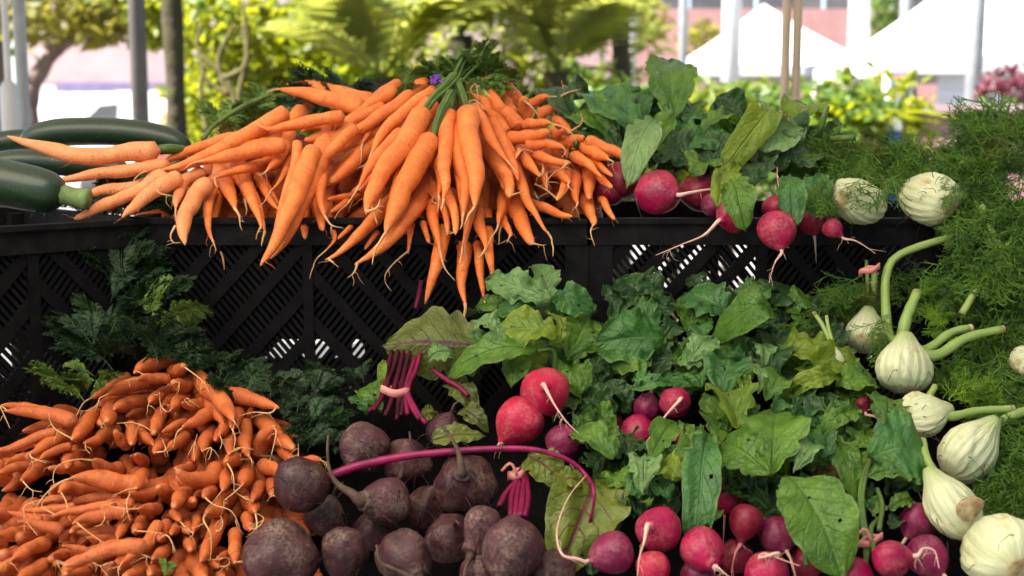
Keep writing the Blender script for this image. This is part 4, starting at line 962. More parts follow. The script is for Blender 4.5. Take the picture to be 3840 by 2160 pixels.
for a in (
    ('G', 910, 710, 640, 475, 190, 'leaf', -.05, -.05, 10, .2, .10, .3, .3), ('G', 930, 700, 840, 525, 150, 'leaf', -.045, -.045, -10, .25, .12, .3, .5),
    ('G', 1140, 715, 1295, 455, 170, 'leaf', -.05, -.05, 0, .15, .07, .35, .2), ('G', 1100, 910, 1110, 640, 190, 'leaf_pale', -.05, -.055, 0, .2, .16, .3, .9),
    ('G', 1360, 830, 1190, 720, 190, 'leaf_yellow', -.06, -.06, 0, .3, .12, .3, .3), ('G', 1000, 700, 1060, 560, 160, 'leaf_dark', -.03, -.03, 0, .2, .13, .3, .5),
    ('G', 980, 900, 900, 780, 190, 'leaf', -.03, -.03, 0, .2, .14, .3, .6), ('G', 1020, 950, 1100, 830, 160, 'leaf_teal', -.04, -.04, 0, .2, .14, .3, .6),
    ('G', 1250, 960, 1190, 830, 170, 'leaf_teal', -.03, -.03, 0, .2, .14, .3, .6), ('G', 900, 1000, 800, 900, 210, 'leaf_dark', .0, .0, 0, .2, .14, .3, .6),
    ('G', 1000, 1050, 830, 960, 200, 'leaf_dark', -.01, -.01, 0, .2, .14, .3, .6), ('G', 1300, 1050, 1200, 950, 200, 'leaf_dark', .0, .0, 0, .2, .14, .3, .6),
    ('G', 1390, 680, 1370, 450, 150, 'leaf_dark', -.03, -.03, 20, .2, .14, .3, .6), ('G', 800, 800, 740, 690, 150, 'leaf_dark', -.02, -.02, 20, .2, .14, .3, .6),
    ('G', 1390, 980, 1480, 870, 170, 'leaf_dark', -.02, -.02, 20, .2, .14, .3, .6), ('G', 1130, 1010, 1100, 960, 80, 'leaf', -.04, -.04, 20, .2, .14, .3, .6),
    ('G', 780, 1440, 760, 1320, 150, 'leaf_dark', .01, .01, 20, .2, .14, .3, .6), ('G', 1360, 590, 1360, 450, 100, 'leaf', -.04, -.04, 20, .2, .14, .3, .6)):
    leaf(q, *a[:6], a[6], DL, *a[7:9], roll=a[9], arch=a[10], ruff=a[11], fold=a[12], lobe=a[13])
q = greens('O', 1720, 330, 1.5, 'leafy radish top standing behind the upper crate\'s radishes, one leaf tallest')
for a in (
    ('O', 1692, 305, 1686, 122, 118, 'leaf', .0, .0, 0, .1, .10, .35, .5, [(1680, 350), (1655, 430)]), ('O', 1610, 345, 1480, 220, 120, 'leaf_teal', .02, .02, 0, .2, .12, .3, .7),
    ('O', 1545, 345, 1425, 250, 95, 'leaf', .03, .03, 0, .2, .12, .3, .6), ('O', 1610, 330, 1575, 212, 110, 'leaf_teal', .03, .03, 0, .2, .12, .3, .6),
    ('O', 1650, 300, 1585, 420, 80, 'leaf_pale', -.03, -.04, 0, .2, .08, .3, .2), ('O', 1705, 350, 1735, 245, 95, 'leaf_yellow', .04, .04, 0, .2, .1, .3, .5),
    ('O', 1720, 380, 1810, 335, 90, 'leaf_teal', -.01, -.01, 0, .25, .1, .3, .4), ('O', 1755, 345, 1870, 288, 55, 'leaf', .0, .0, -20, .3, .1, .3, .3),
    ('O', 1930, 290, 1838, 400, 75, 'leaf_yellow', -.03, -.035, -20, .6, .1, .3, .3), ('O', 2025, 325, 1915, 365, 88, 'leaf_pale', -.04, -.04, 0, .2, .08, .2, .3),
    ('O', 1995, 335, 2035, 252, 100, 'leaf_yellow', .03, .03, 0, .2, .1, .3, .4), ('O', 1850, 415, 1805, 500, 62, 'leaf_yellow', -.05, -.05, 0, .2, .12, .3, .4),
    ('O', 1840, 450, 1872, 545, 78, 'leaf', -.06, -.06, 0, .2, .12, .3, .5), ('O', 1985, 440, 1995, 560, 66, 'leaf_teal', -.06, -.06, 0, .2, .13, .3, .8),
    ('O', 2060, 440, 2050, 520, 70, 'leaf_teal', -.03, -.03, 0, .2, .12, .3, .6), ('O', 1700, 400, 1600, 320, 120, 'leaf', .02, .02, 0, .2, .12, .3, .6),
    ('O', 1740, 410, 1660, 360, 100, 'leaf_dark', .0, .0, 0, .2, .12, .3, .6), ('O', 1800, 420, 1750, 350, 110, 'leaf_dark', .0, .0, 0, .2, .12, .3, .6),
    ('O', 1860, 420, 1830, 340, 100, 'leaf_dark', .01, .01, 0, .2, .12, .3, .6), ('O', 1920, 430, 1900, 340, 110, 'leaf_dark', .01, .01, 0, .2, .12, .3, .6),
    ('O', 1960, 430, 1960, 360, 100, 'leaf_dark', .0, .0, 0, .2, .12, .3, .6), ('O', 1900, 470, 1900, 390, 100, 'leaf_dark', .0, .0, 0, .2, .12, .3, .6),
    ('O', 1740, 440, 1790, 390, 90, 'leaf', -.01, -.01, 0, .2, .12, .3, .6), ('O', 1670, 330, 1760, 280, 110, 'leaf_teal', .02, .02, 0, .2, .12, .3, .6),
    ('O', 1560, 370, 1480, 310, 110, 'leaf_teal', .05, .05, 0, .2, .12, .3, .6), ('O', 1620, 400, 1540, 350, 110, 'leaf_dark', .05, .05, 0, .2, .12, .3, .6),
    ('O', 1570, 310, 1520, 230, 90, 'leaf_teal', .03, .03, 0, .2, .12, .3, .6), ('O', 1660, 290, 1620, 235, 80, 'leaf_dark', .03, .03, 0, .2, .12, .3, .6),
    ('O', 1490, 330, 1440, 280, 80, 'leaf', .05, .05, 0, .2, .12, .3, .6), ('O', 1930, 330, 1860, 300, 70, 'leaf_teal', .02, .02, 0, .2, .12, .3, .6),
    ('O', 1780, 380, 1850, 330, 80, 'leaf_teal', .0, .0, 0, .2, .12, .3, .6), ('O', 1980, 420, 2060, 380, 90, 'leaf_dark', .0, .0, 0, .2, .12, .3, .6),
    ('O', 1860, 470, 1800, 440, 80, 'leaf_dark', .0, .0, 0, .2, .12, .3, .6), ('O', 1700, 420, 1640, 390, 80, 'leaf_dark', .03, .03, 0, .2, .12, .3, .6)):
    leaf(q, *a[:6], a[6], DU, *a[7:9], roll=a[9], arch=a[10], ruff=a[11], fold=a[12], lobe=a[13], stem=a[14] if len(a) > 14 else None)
# the crumpled leaves behind and under the broad ones
rl = random.Random(77)
GR = {o['label'].split()[0]: o for o in COL.objects if o.name.startswith('radish_greens')}
def fill(key, boxes, dfun, dz, mats):
    for x0, y0, x1, y1, n in boxes:
        for k in range(n):
            x, y = rl.uniform(x0, x1), rl.uniform(y0, y1); an = rl.uniform(-2.6, -.5); l = rl.uniform(70, 125)
            leaf(GR[key], 'O', x - math.cos(an) * l * .5, y - math.sin(an) * l * .5, x + math.cos(an) * l * .5, y + math.sin(an) * l * .5, l * rl.uniform(.6, .95), rl.choice(mats), dfun, dz + rl.uniform(-.008, .02), dz + rl.uniform(-.02, .015), roll=rl.uniform(-35, 35), arch=rl.uniform(.1, .5), ruff=rl.uniform(.1, .2), fold=rl.uniform(.1, .4), lobe=rl.uniform(.1, .5), holes=1)
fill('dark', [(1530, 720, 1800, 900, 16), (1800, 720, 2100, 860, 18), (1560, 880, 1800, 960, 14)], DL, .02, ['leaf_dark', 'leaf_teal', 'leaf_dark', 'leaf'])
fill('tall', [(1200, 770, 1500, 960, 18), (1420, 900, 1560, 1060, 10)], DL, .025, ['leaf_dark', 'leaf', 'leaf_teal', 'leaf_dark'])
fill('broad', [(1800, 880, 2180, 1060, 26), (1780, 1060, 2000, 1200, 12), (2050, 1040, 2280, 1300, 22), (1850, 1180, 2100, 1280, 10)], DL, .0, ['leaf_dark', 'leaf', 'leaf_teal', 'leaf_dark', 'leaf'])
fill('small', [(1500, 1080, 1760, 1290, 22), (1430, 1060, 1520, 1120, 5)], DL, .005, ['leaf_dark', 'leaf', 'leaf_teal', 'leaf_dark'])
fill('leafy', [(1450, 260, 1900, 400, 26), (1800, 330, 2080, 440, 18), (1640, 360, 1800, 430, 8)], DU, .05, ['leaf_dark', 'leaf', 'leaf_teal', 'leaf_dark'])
# beet leaves
q = empty('beet_greens', P(*N('R5', 500, 1300), 1.33), 'bunch of dark red beet stems under one big folded veined leaf', 'beet leaves')
leaf(q, 'R5', 1060, 1185, 325, 1150, 760, 'leaf_beet', DL, -.02, -.02, roll=12, arch=.12, ruff=.03, fold=.1, lobe=.12, half=1, holes=0, seed=3)
sb = MB()
for k, pts in enumerate(([(560, 880), (590, 760), (600, 670)], [(430, 1190), (390, 1330), (330, 1460), (300, 1560), (240, 1650)], [(470, 1190), (440, 1330), (400, 1480), (370, 1600), (330, 1690)], [(520, 1190), (480, 1340), (450, 1480), (430, 1600), (420, 1720)],
        [(560, 1250), (520, 1360), (490, 1480), (520, 1600), (590, 1720)], [(600, 1200), (560, 1350), (500, 1500), (560, 1640), (640, 1750)], [(380, 1200), (350, 1340), (340, 1480), (270, 1600), (200, 1660)], [(690, 1340), (800, 1420), (900, 1480), (960, 1540)], [(440, 1440), (480, 1560), (500, 1680)], [(480, 1440), (470, 1560), (450, 1690)])):
    pp = spline([P(*N('R5', x, y), DL(N('R5', x, y)[1]) - .015) for x, y in pts], 16)
    sb = MB(); sb.tube(pp, [.0034 - .0010 * abs(i - 8) / 8 for i in range(16)], 7)
    sb.build('stem', M['beet_stem_mid'] if k in (4, 5, 7, 8) else M['beet_stem'], q)
for a in (('O', 960, 1035, 905, 955, 60, 'leaf', .02, .01), ('O', 925, 1040, 890, 985, 50, 'leaf_teal', .02, .01), ('O', 880, 1075, 805, 1040, 60, 'leaf_dark', .02, .01),
          ('O', 1130, 960, 1200, 1030, 75, 'leaf_beet', .0, .0), ('O', 1160, 1030, 1225, 1075, 60, 'leaf_beet', .0, .0), ('O', 1075, 905, 1140, 880, 60, 'leaf_pale', -.03, -.03), ('O', 965, 905, 958, 960, 22, 'leaf_yellow', -.02, -.02), ('O', 1060, 1050, 1110, 1040, 50, 'leaf_chard', .03, .03)):
    leaf(q, *a[:6], a[6], DL, *a[7:9], roll=0, arch=.3, ruff=.12, lobe=.4)
def band(reg, x, y, rx, ry, d, label, tilt=0, h=.006, ends=0, mat='band'):
    u, v = N(reg, x, y); s = REG[reg][2]; c = P(u, v, d); kk = d / F / s
    mb = MB(); n = 28; vs = []
    ca, sa = math.cos(tilt), math.sin(tilt)
    for i in range(n):
        an = 2 * math.pi * i / n
        for z, rr_ in ((-h, 1), (h, 1), (h, .9), (-h, .9)):
            X = math.cos(an) * rx * kk * rr_; Y = math.sin(an) * ry * kk * rr_; wv = .0015 * math.sin(3 * an)
            vs.append(c + RIGHT * (X * ca) + FWD * (-Y) + UP * (z + wv - X * sa))
    fs = [(4*i+j, 4*i+(j+1) % 4, 4*((i+1) % n)+(j+1) % 4, 4*((i+1) % n)+j) for i in range(n) for j in range(4)]
    mb.add(vs, fs)
    for k in range(ends):
        mb.tube(spline([c - FWD * ry * kk, c - FWD * ry * kk * 1.2 + RIGHT * .012 * (k - .5) + UP * .012, c - FWD * ry * kk + RIGHT * .03 * (k - .5) + UP * .004], 8), .0016, 5)
    o = mb.build('rubber_band', M[mat], None)
    return tag(o, label, 'rubber band', 'rubber bands round the vegetable bunches')
band('F', 1170, 55, 112, 75, DL(N('F', 1170, 55)[1]) - .015, 'pink rubber band round the dark red beet stems', h=.0042, tilt=.1)
band('G', 300, 805, 62, 45, DL(N('G', 300, 805)[1]) - .02, 'pink rubber band round the red beet stalks, end sticking out', h=.004, tilt=-.25, ends=1)
band('H', 1180, 1225, 90, 40, DL(N('H', 1180, 1225)[1]) - .04, 'twisted pink rubber band on green radish stalks at the bottom', h=.003, tilt=-.35, ends=1)
band('O', 2187, 678, 28, 18, DL(678 * K) - .02, 'tan rubber band standing on edge among fennel fronds', h=.003, tilt=-.3)
# cut red stalks on the tan-topped beet and the long chard stalk
q = empty('beet_stalk', P(*N('G', 310, 950), 1.17), 'cluster of cut bright red stalks on the tan-topped beet', 'beet stalks')
for pts in ([(262, 1075), (265, 960), (290, 880), (335, 765)], [(290, 1075), (300, 950), (320, 860)], [(325, 1075), (340, 950), (350, 800)], [(350, 1075), (372, 960), (360, 810)], [(310, 1080), (330, 980), (340, 860)], [(190, 1010), (230, 930), (300, 850)]):
    mb = MB(); mb.tube(spline([P(*N('G', x, y), DL(N('G', x, y)[1]) - .018) for x, y in pts], 12), .0032, 7); mb.build('stalk', M['beet_stem_mid'], q)
q = empty('beet_leaf', P(*N('G', 500, 700), 1.2), 'long magenta stalk arching over the beets into a yellow-green leaf', 'beet leaf')
pts = [N('F', 545, 745), N('F', 700, 685), N('F', 900, 615), N('F', 1250, 545), N('F', 1650, 505)] + [N('G', *p) for p in ((150, 645), (350, 645), (500, 670), (640, 725), (735, 810), (785, 900), (785, 1000), (760, 1110))]
pp = spline([P(u, v, DL(1650) - .075 + (.02 if u < 1200 else 0) - (.0 if v < 1800 else .035)) for u, v in pts], 40)
mb = MB(); mb.tube(pp, [.0047 - .0032 * (i / 39) ** 1.2 for i in range(40)], 8); mb.build('stalk', M['beet_stem_bright'], q)
leaf(q, 'G', 785, 850, 620, 1310, 540, 'leaf_chard', DL, .0, -.005, roll=-14, arch=.3, ruff=.13, fold=.25, lobe=.2, half=0, holes=1, seed=8)
leaf(q, 'G', 370, 690, 600, 860, 260, 'leaf_chard', DL, -.035, -.035, roll=0, arch=.2, ruff=.08, fold=.1, lobe=.3, holes=1, seed=9)
leaf(q, 'G', 560, 870, 720, 850, 150, 'leaf_chard', DL, -.045, -.045, roll=0, arch=.6, ruff=.08, fold=.3, lobe=.3, holes=0, seed=10)
q = empty('leaf_scrap', O(1150, 1095, 1.2), 'yellow-green scrap of beet leaf lying on beets behind the stalk', 'leaf')
leaf(q, 'O', 1085, 1108, 1218, 1092, 62, 'leaf_chard', DL, -.05, -.05, arch=.2, ruff=.1, lobe=.3, holes=0)
# ------------------------------------------------------------------ feathery leaves
def frond_carrot(seed, n=11):
    """a carrot leaf one unit long along +Z, arching to +Y"""
    rr = random.Random(seed); mb = MB()
    def curve(t): return Vector((.06 * math.sin(t * 3 + seed), .28 * t * t, t - .12 * t * t))
    st = [curve(i / 12) for i in range(13)]
    mb.tube(st, [.012 * (1 - .8 * i / 12) for i in range(13)], 4)
    def leaflet(p, d, L, w):
        d = d.normalized(); s = d.cross(Vector((rr.uniform(-.4, .4), -1, rr.uniform(-.2, .2)))).normalized() * w
        up = Vector((rr.uniform(-.02, .02), rr.uniform(-.03, .03), 0))
        mb.add([p, p + d * L * .45 + s, p + d * L + up, p + d * L * .45 - s], [(0, 1, 2, 3)])
    for i in range(n):
        t = .22 + .76 * i / (n-1); p = curve(t); ax = (curve(t + .01) - p).normalized()
        bl = .34 * math.sin(math.pi * (.25 + .75 * (1 - (t - .22) / .8))) * rr.uniform(.8, 1.15) + .04
        for sg in (-1, 1):
            d = (ax * .75 + Vector((sg, rr.uniform(-.3, .5), 0)) * .9).normalized()
            q = [p + d * bl * k / 4 + Vector((0, .03 * (k/4) ** 2, -.05 * (k/4) ** 2)) for k in range(5)]
            mb.tube(q, [.005, .0045, .004, .0035, .003], 3)
            for k in range(1, 9):
                f = k / 8; pp = q[0].lerp(q[-1], f); L = bl * .42 * (1.15 - f) + .025
                for s2 in (-1, 1):
                    dd = d * .8 + ax * s2 * .6 + Vector((rr.uniform(-.3, .3), rr.uniform(-.4, .4), rr.uniform(-.2, .2)))
                    leaflet(pp, dd, L, L * .15)
                    if L > .06: leaflet(pp + dd.normalized() * L * .5, dd + ax * .6, L * .6, L * .10); leaflet(pp + dd.normalized() * L * .4, dd - ax * .6, L * .55, L * .10)
    return mb
def frond_fennel(seed, n=9):
    """a fennel leaf: threads on threads"""
    rr = random.Random(seed); mb = MB()
    def curve(t): return Vector((.10 * math.sin(t * 3 + seed), .32 * t * t, t - .14 * t * t))
    mb.tube([curve(i / 12) for i in range(13)], [.011 * (1 - .8 * i / 12) for i in range(13)], 4)
    def thread(p, d, L, r):
        d = d.normalized(); e = Vector((rr.uniform(-.4, .4), rr.uniform(-.4, .4), rr.uniform(-.5, .2)))
        mb.tube([p, p + d * L * .5, p + (d + e * .5).normalized() * L], [r, r * .8, r * .45], 3, close=False)
    for i in range(n):
        t = .18 + .8 * i / (n-1); p = curve(t); ax = (curve(t + .01) - p).normalized()
        bl = .42 * (1.08 - t) * rr.uniform(.8, 1.25) + .06
        for sg in (-1, 1):
            d = (ax * .8 + Vector((sg * rr.uniform(.6, 1), rr.uniform(-.5, .6), 0))).normalized()
            q = [p + d * bl * k / 3 + Vector((0, 0, -.05 * (k/3) ** 2)) for k in range(4)]
            mb.tube(q, [.0085, .008, .007, .005], 3, close=False)
            for k in range(1, 8):
                pp = q[0].lerp(q[-1], k / 7.5)
                dd = d * .8 + Vector((rr.uniform(-.8, .8), rr.uniform(-.8, .8), rr.uniform(-.8, .8)))
                L = bl * rr.uniform(.3, .6)
                thread(pp, dd, L, .0072)
                thread(pp + dd.normalized() * L * .4, dd + Vector((rr.uniform(-1, 1), rr.uniform(-1, 1), rr.uniform(-1, 1))) * .7, L * .6, .0062)
    return mb
FC = [[frond_carrot(i).mesh('frond') for i in range(4)] for _ in range(2)]
for a, mt in zip(FC, ('frond_dark', 'frond_mid')):
    for me in a: me.materials.append(M[mt])
FF = {}
for mt in ('fennel_frond', 'fennel_frond_bright', 'fennel_frond_olive'):
    FF[mt] = [frond_fennel(i + 3).mesh('frond') for i in range(5)]
    for me in FF[mt]: me.materials.append(M[mt])
def place(name, me, parent, a, b, roll, widen=1.0):
    """the unit mesh me set from a to b"""
    z = b - a; L = z.length; z.normalize()
    y = (Vector((0, 0, -1)) - z * Vector((0, 0, -1)).dot(z))
    y = y.normalized() if y.length > .05 else z.orthogonal().normalized()
    y = Matrix.Rotation(roll, 3, z) @ y; x = y.cross(z)
    o = bpy.data.objects.new(name, me); COL.objects.link(o)
    mt = Matrix((x * widen, y * widen, z)).transposed() * L
    o.matrix_basis = Matrix.Translation(a) @ mt.to_4x4()
    o.parent = parent; o.matrix_parent_inverse = Matrix.Translation(-Vector(parent.location))
    return o
rf = random.Random(21)
def spray(parent, meshes, reg, boxes, dfun, name='frond', widen=1.0):
    """boxes: (x0, y0, x1, y1, dx, dy, how many, depth shift): fronds rooted in the box, running (dx, dy) pixels"""
    for x0, y0, x1, y1, dx, dy, n, dz in boxes:
        for k in range(n):
            x, y = rf.uniform(x0, x1), rf.uniform(y0, y1); s = rf.uniform(.7, 1.25); an = rf.gauss(0, .38)
            ex = (dx * math.cos(an) - dy * math.sin(an)) * s; ey = (dx * math.sin(an) + dy * math.cos(an)) * s
            u0, v0 = N(reg, x, y); u1, v1 = N(reg, x + ex, y + ey)
            a = P(u0, v0, dfun(v0) + dz + rf.uniform(-.01, .03)); b = P(u1, v1, dfun(v1) + dz + rf.uniform(-.035, .03))
            place(name, rf.choice(meshes), parent, a, b, rf.uniform(-1, 1), widen)
q = empty('carrot_greens', O(1150, 200, 1.70), 'green feathery top of the tied carrots, sticking up above the crest', 'carrot leaves')
spray(q, FC[1], 'O', [(1110, 195, 1200, 215, 20, -85, 8, .01), (1060, 205, 1120, 215, -60, -30, 6, .0), (1150, 200, 1200, 210, 60, -50, 5, .0)], DU, widen=.8)
spray(q, FC[1], 'O', [(1130, 200, 1180, 215, 15, -100, 7, .02), (1140, 195, 1180, 205, 85, -65, 7, .0), (1110, 200, 1150, 215, -80, -35, 8, .0), (1180, 205, 1230, 230, 40, -40, 6, .04), (1050, 205, 1090, 225, -70, -10, 6, .05), (1100, 200, 1200, 220, 0, -60, 8, .04)], DU)
sb = MB()
for (x, y), (x1, y1) in (((1140, 210), (1100, 240)), ((1140, 212), (1125, 270)), ((1145, 210), (1160, 270)), ((1140, 205), (1080, 270)), ((1150, 210), (1170, 260)), ((1145, 205), (1172, 148)), ((1150, 205), (1218, 150)), ((1140, 205), (1190, 140)), ((1140, 210), (1090, 250)), ((1140, 210), (1110, 265))):
    a, b = O(x, y, 1.60), O(x1, y1, DU(y1 * K) + .03)
    for k in range(3):
        o = Vector((rf.uniform(-1, 1), rf.uniform(-1, 1), rf.uniform(-1, 1))) * .006
        sb.tube(spline([a + o, a.lerp(b, .5) + o * 1.5 + Vector((0, 0, .006)), b + o], 8), .0019, 5)
sb.build('leaf_stalk', M['stalk'], q)
mb = MB()
for (x, y) in ((1092, 203), (1153, 212), (1098, 199)):
    c = O(x, y, 1.585)
    for k in range(5):
        mb.tube(spline([c + Vector((rf.uniform(-1, 1), rf.uniform(-1, 0), rf.uniform(-1, 1))) * .005 for _ in range(4)], 10), .0013, 5)
mb.tube(spline([O(1098, 199, 1.59), O(1115, 208, 1.57), O(1135, 214, 1.565), O(1153, 212, 1.585)], 14), .0014, 5)
tag(mb.build('twist_tie', M['tie']), 'purple twist tie round the carrot stalks at the crest', 'twist tie')
q = empty('carrot_greens', O(830, 240, 1.72), 'dark wilted carrot top behind the carrot lying on the crest', 'carrot leaves')
spray(q, FC[0], 'O', [(770, 245, 880, 260, -30, -70, 14, .06), (800, 260, 880, 270, 30, -80, 10, .06), (820, 215, 880, 250, -80, -20, 8, .09), (880, 240, 1040, 260, -40, -30, 7, .12)], DU)
q = empty('carrot_greens', O(430, 500, 1.62), 'dark fronds added to darken the gap between zucchinis and pale carrots', 'carrot leaves')
spray(q, FC[0], 'O', [(260, 540, 580, 560, 0, -120, 40, .13), (240, 480, 560, 520, 20, -70, 30, .12), (60, 520, 300, 560, 20, -60, 14, .12)], DU)  # fronds added to close a bright gap that should look dark
q = empty('carrot_greens', O(1000, 520, 1.6), 'dark fronds added to darken the gaps underneath the hanging carrots', 'carrot leaves')
spray(q, FC[0], 'O', [(460, 540, 1480, 556, 0, -80, 70, .14), (460, 530, 1480, 550, 40, -30, 30, .12)], DU)  # fronds added to stop bright background showing between the carrots
q = empty('carrot_greens', O(600, 330, 1.66), 'bright green carrot top rising behind the left end of the heap', 'carrot leaves')
spray(q, FC[1], 'O', [(560, 330, 700, 270, 25, -70, 16, .06), (520, 350, 560, 340, 50, -75, 5, .06), (640, 280, 760, 260, 10, -60, 8, .08)], DU)
mb = MB(); mb.tube(spline([O(510, 352, 1.56), O(540, 315, 1.58), O(610, 268, 1.60), O(680, 238, 1.62)], 12), .003, 6); mb.build('leaf_stalk', M['stalk'], q)
mb = MB(); mb.tube(spline([P(*N('A', 1070, 490), 1.52), P(*N('A', 1200, 480), 1.53), P(*N('A', 1400, 510), 1.56)], 8), .0065, 7); mb.build('leaf_stalk', M['stalk'], q)
q = empty('carrot_greens', O(1300, 260, 1.75), 'dark carrot top peeping out behind the heap\'s right shoulder', 'carrot leaves')
spray(q, FC[0], 'O', [(1280, 260, 1420, 270, 10, -45, 14, .12), (1400, 280, 1430, 330, 20, -20, 6, .1)], DU)
# the lower crate's carrot leaves, in the shade
q = empty('carrot_greens', O(330, 850, 1.42), 'tall dark carrot leaves in shade between the heap and the angled crate', 'carrot leaves')
spray(q, FC[0], 'O', [(260, 850, 340, 900, 0, -170, 9, .02), (240, 720, 320, 760, 40, -140, 8, .02), (200, 860, 300, 940, -40, -120, 10, .0), (280, 620, 320, 660, 15, -70, 4, .02), (340, 900, 440, 920, 60, -130, 7, .0)], DL)
spray(q, FC[1], 'O', [(370, 800, 420, 830, 35, -110, 3, -.02), (440, 760, 460, 780, 55, 30, 3, -.02), (230, 940, 260, 980, -40, -60, 4, -.02), (160, 990, 240, 1010, -20, -70, 4, .0)], DL)
q = empty('carrot_greens', O(640, 980, 1.36), 'dark mass of carrot leaves behind the lower heap\'s right shoulder', 'carrot leaves')
spray(q, FC[0], 'O', [(480, 960, 640, 1000, 40, -80, 16, .02), (640, 980, 800, 1040, 50, -60, 18, .0), (700, 1040, 820, 1100, 50, -50, 16, -.01), (720, 1100, 860, 1150, 30, -60, 10, .0), (500, 930, 620, 960, 60, -40, 8, .03), (800, 960, 950, 1000, -20, -60, 8, .03)], DL)
q = empty('carrot_leaf', P(*N('LC', 2150, 1350), 1.13), 'small green sprig lying on carrots near the bottom edge', 'leaf')
place('frond', FC[1][1], q, P(*N('LC', 2090, 1480), 1.10), P(*N('LC', 2230, 1150), 1.135), .4, .7)

# ------------------------------------------------------------------ fennel
FG = 'fennel bulbs in the display'
def fennel(reg, cx, cy, rl, rw, axis, label, plate=None, stalks=(), dfun=DL, dz=0.0, flat=.78):
    """axis: from the root plate towards the stalks, in pixels right / down / away"""
    s = REG[reg][2]; u, v = N(reg, cx, cy); d = dfun(v) + dz; kk = d / F / s
    ax = (RIGHT * axis[0] - UP * axis[1] + FWD * axis[2]).normalized()
    cen = P(u, v, d); L = rl * kk; W = rw * kk
    root = empty('fennel', cen, label, 'fennel', FG)
    prof = [(-.94 * L, W * .30), (-.90 * L, W * .42), (-.74 * L, W * .72), (-.5 * L, W * .92), (-.2 * L, W), (.1 * L, W * .97), (.38 * L, W * .84), (.62 * L, W * .64), (.82 * L, W * .46), (1.0 * L, W * .34), (1.16 * L, W * .20)]
    pf = []
    for (h0, r0), (h1, r1) in zip(prof, prof[1:]):
        pf += [(h0 + (h1 - h0) * k / 3, r0 + (r1 - r0) * k / 3) for k in range(3)]
    pf.append(prof[-1])
    revolve(cen, ax, pf, 84, .07, cx * .01, flat, 17, .028).build('bulb', M['fennel_bulb'], root)
    pl = revolve(cen - ax * L * .93, -ax, [(-.1 * L, W * .33), (0, W * .33), (.035 * L, W * .29), (.02 * L, W * .17), (.05 * L, W * .05)], 20, .18, cx * .02, .8)
    pl.build('root_plate', M['fennel_base'], root)
    hb = MB()
    for k in range(14):
        an = rf.uniform(0, 6.28); a = ax.orthogonal().normalized(); b = ax.cross(a)
        p = cen - ax * L * rf.uniform(.1, .85) + (a * math.cos(an) + b * math.sin(an) * flat) * W * .97
        hair(hb, p, (p - cen).normalized() + ax * rf.uniform(-.8, .8), rf.uniform(.012, .035), .00045)
    hb.build('root_hair', M['soil'], root)
    for st in stalks:
        pts, w0, w1 = st[0], st[1], st[2]; ddz = st[3] if len(st) > 3 else 0
        pp = [cen + ax * L * .7] + [P(*N(reg, x, y), dfun(N(reg, x, y)[1]) + dz + ddz) for x, y in pts]
        pp = spline(pp, 20); mb = MB()
        mb.tube(pp, [(w0 + (w1 - w0) * i / 19) * kk / 2 * .76 * (1 + .05 * math.sin(i * 1.3 + w0)) for i in range(20)], 10)
        o = mb.build('stalk', M['fennel_stalk'], root)
        d = (pp[-1] - pp[-2]).normalized(); e = MB(); r1 = w1 * kk / 2 * .76
        e.tube([pp[-1] - d * .001, pp[-1] + d * .0025, pp[-1] + d * .003], [r1 * 1.03, r1 * .96, r1 * .5], 10); e.build('cut_end', M['fennel_base'], o)
    return root
f1 = fennel('O', 2165, 507, 98, 66, (.75, .05, .75), 'greenish fennel bulb on the upper crate, root end facing out', dfun=DU, dz=-.01)
f2 = fennel('O', 2332, 496, 92, 68, (-.35, -.35, .8), 'whiter fennel bulb on the upper crate, under hanging fronds', dfun=DU, dz=-.005)
f3 = fennel('O', 2275, 920, 74, 84, (.10, -1, .15), 'upright white fennel bulb with four thick stalks fanning out', stalks=(
    ([(2238, 845), (2228, 770), (2228, 700), (2245, 655), (2290, 628), (2410, 590)], 38, 24, .02), ([(2268, 860), (2280, 800), (2306, 738)], 46, 32), ([(2330, 880), (2390, 838), (2440, 825)], 36, 26), ([(2350, 895), (2430, 850), (2520, 828)], 40, 26, -.01)), dz=-.03)
f4 = fennel('O', 2325, 1042, 66, 60, (.72, -.15, .1), 'small fennel bulb with one long stalk pointing right', stalks=(([(2390, 1048), (2460, 1034), (2545, 1028)], 34, 24), ([(2335, 1010), (2350, 975)], 28, 22)), dz=-.035)
f5 = fennel('O', 2440, 1132, 92, 80, (.6, -.65, .1), 'plump fennel bulb in the middle of the right edge', stalks=(([(2500, 1070), (2560, 1040), (2640, 1020)], 36, 30),), dz=-.03)
f6 = fennel('O', 2392, 1272, 94, 76, (-.42, -.85, .45), 'fennel bulb showing two brown cut scars, stalk bent up left', stalks=(([(2350, 1190), (2330, 1150), (2322, 1110)], 34, 26),), dz=-.045)
mb = revolve(f6.location + RIGHT * .004 + UP * .004 - FWD * .034, -FWD - UP * .2 + RIGHT * .1, [(0, .014), (.004, .0135), (.003, .006), (.004, .001)], 18, .2, 4, .7); mb.build('cut_scar', M['fennel_base'], f6)
f7 = fennel('O', 2508, 1378, 112, 96, (-.12, -.30, .95), 'fennel bulb in the bottom right corner with a round brown root plate', dz=-.04)
f8 = fennel('O', 2180, 835, 56, 62, (.1, -1, .1), 'shaded fennel bulb half buried behind the upright one', stalks=(([(2195, 760), (2200, 690)], 26, 22), ([(2185, 770), (2180, 660)], 16, 12)), dz=.04)
f9 = fennel('O', 2590, 908, 50, 42, (.9, -.2, .1), 'white fennel bulb cut by the right edge among fronds', dz=-.03)
f10 = fennel('O', 2110, 905, 40, 16, (-.35, -.9, .1), 'thin fennel shoot with green stalks beside the radish leaves', stalks=(([(2092, 870), (2070, 820), (2050, 790)], 20, 14), ([(2085, 830), (2080, 800)], 16, 12)), dz=-.03)
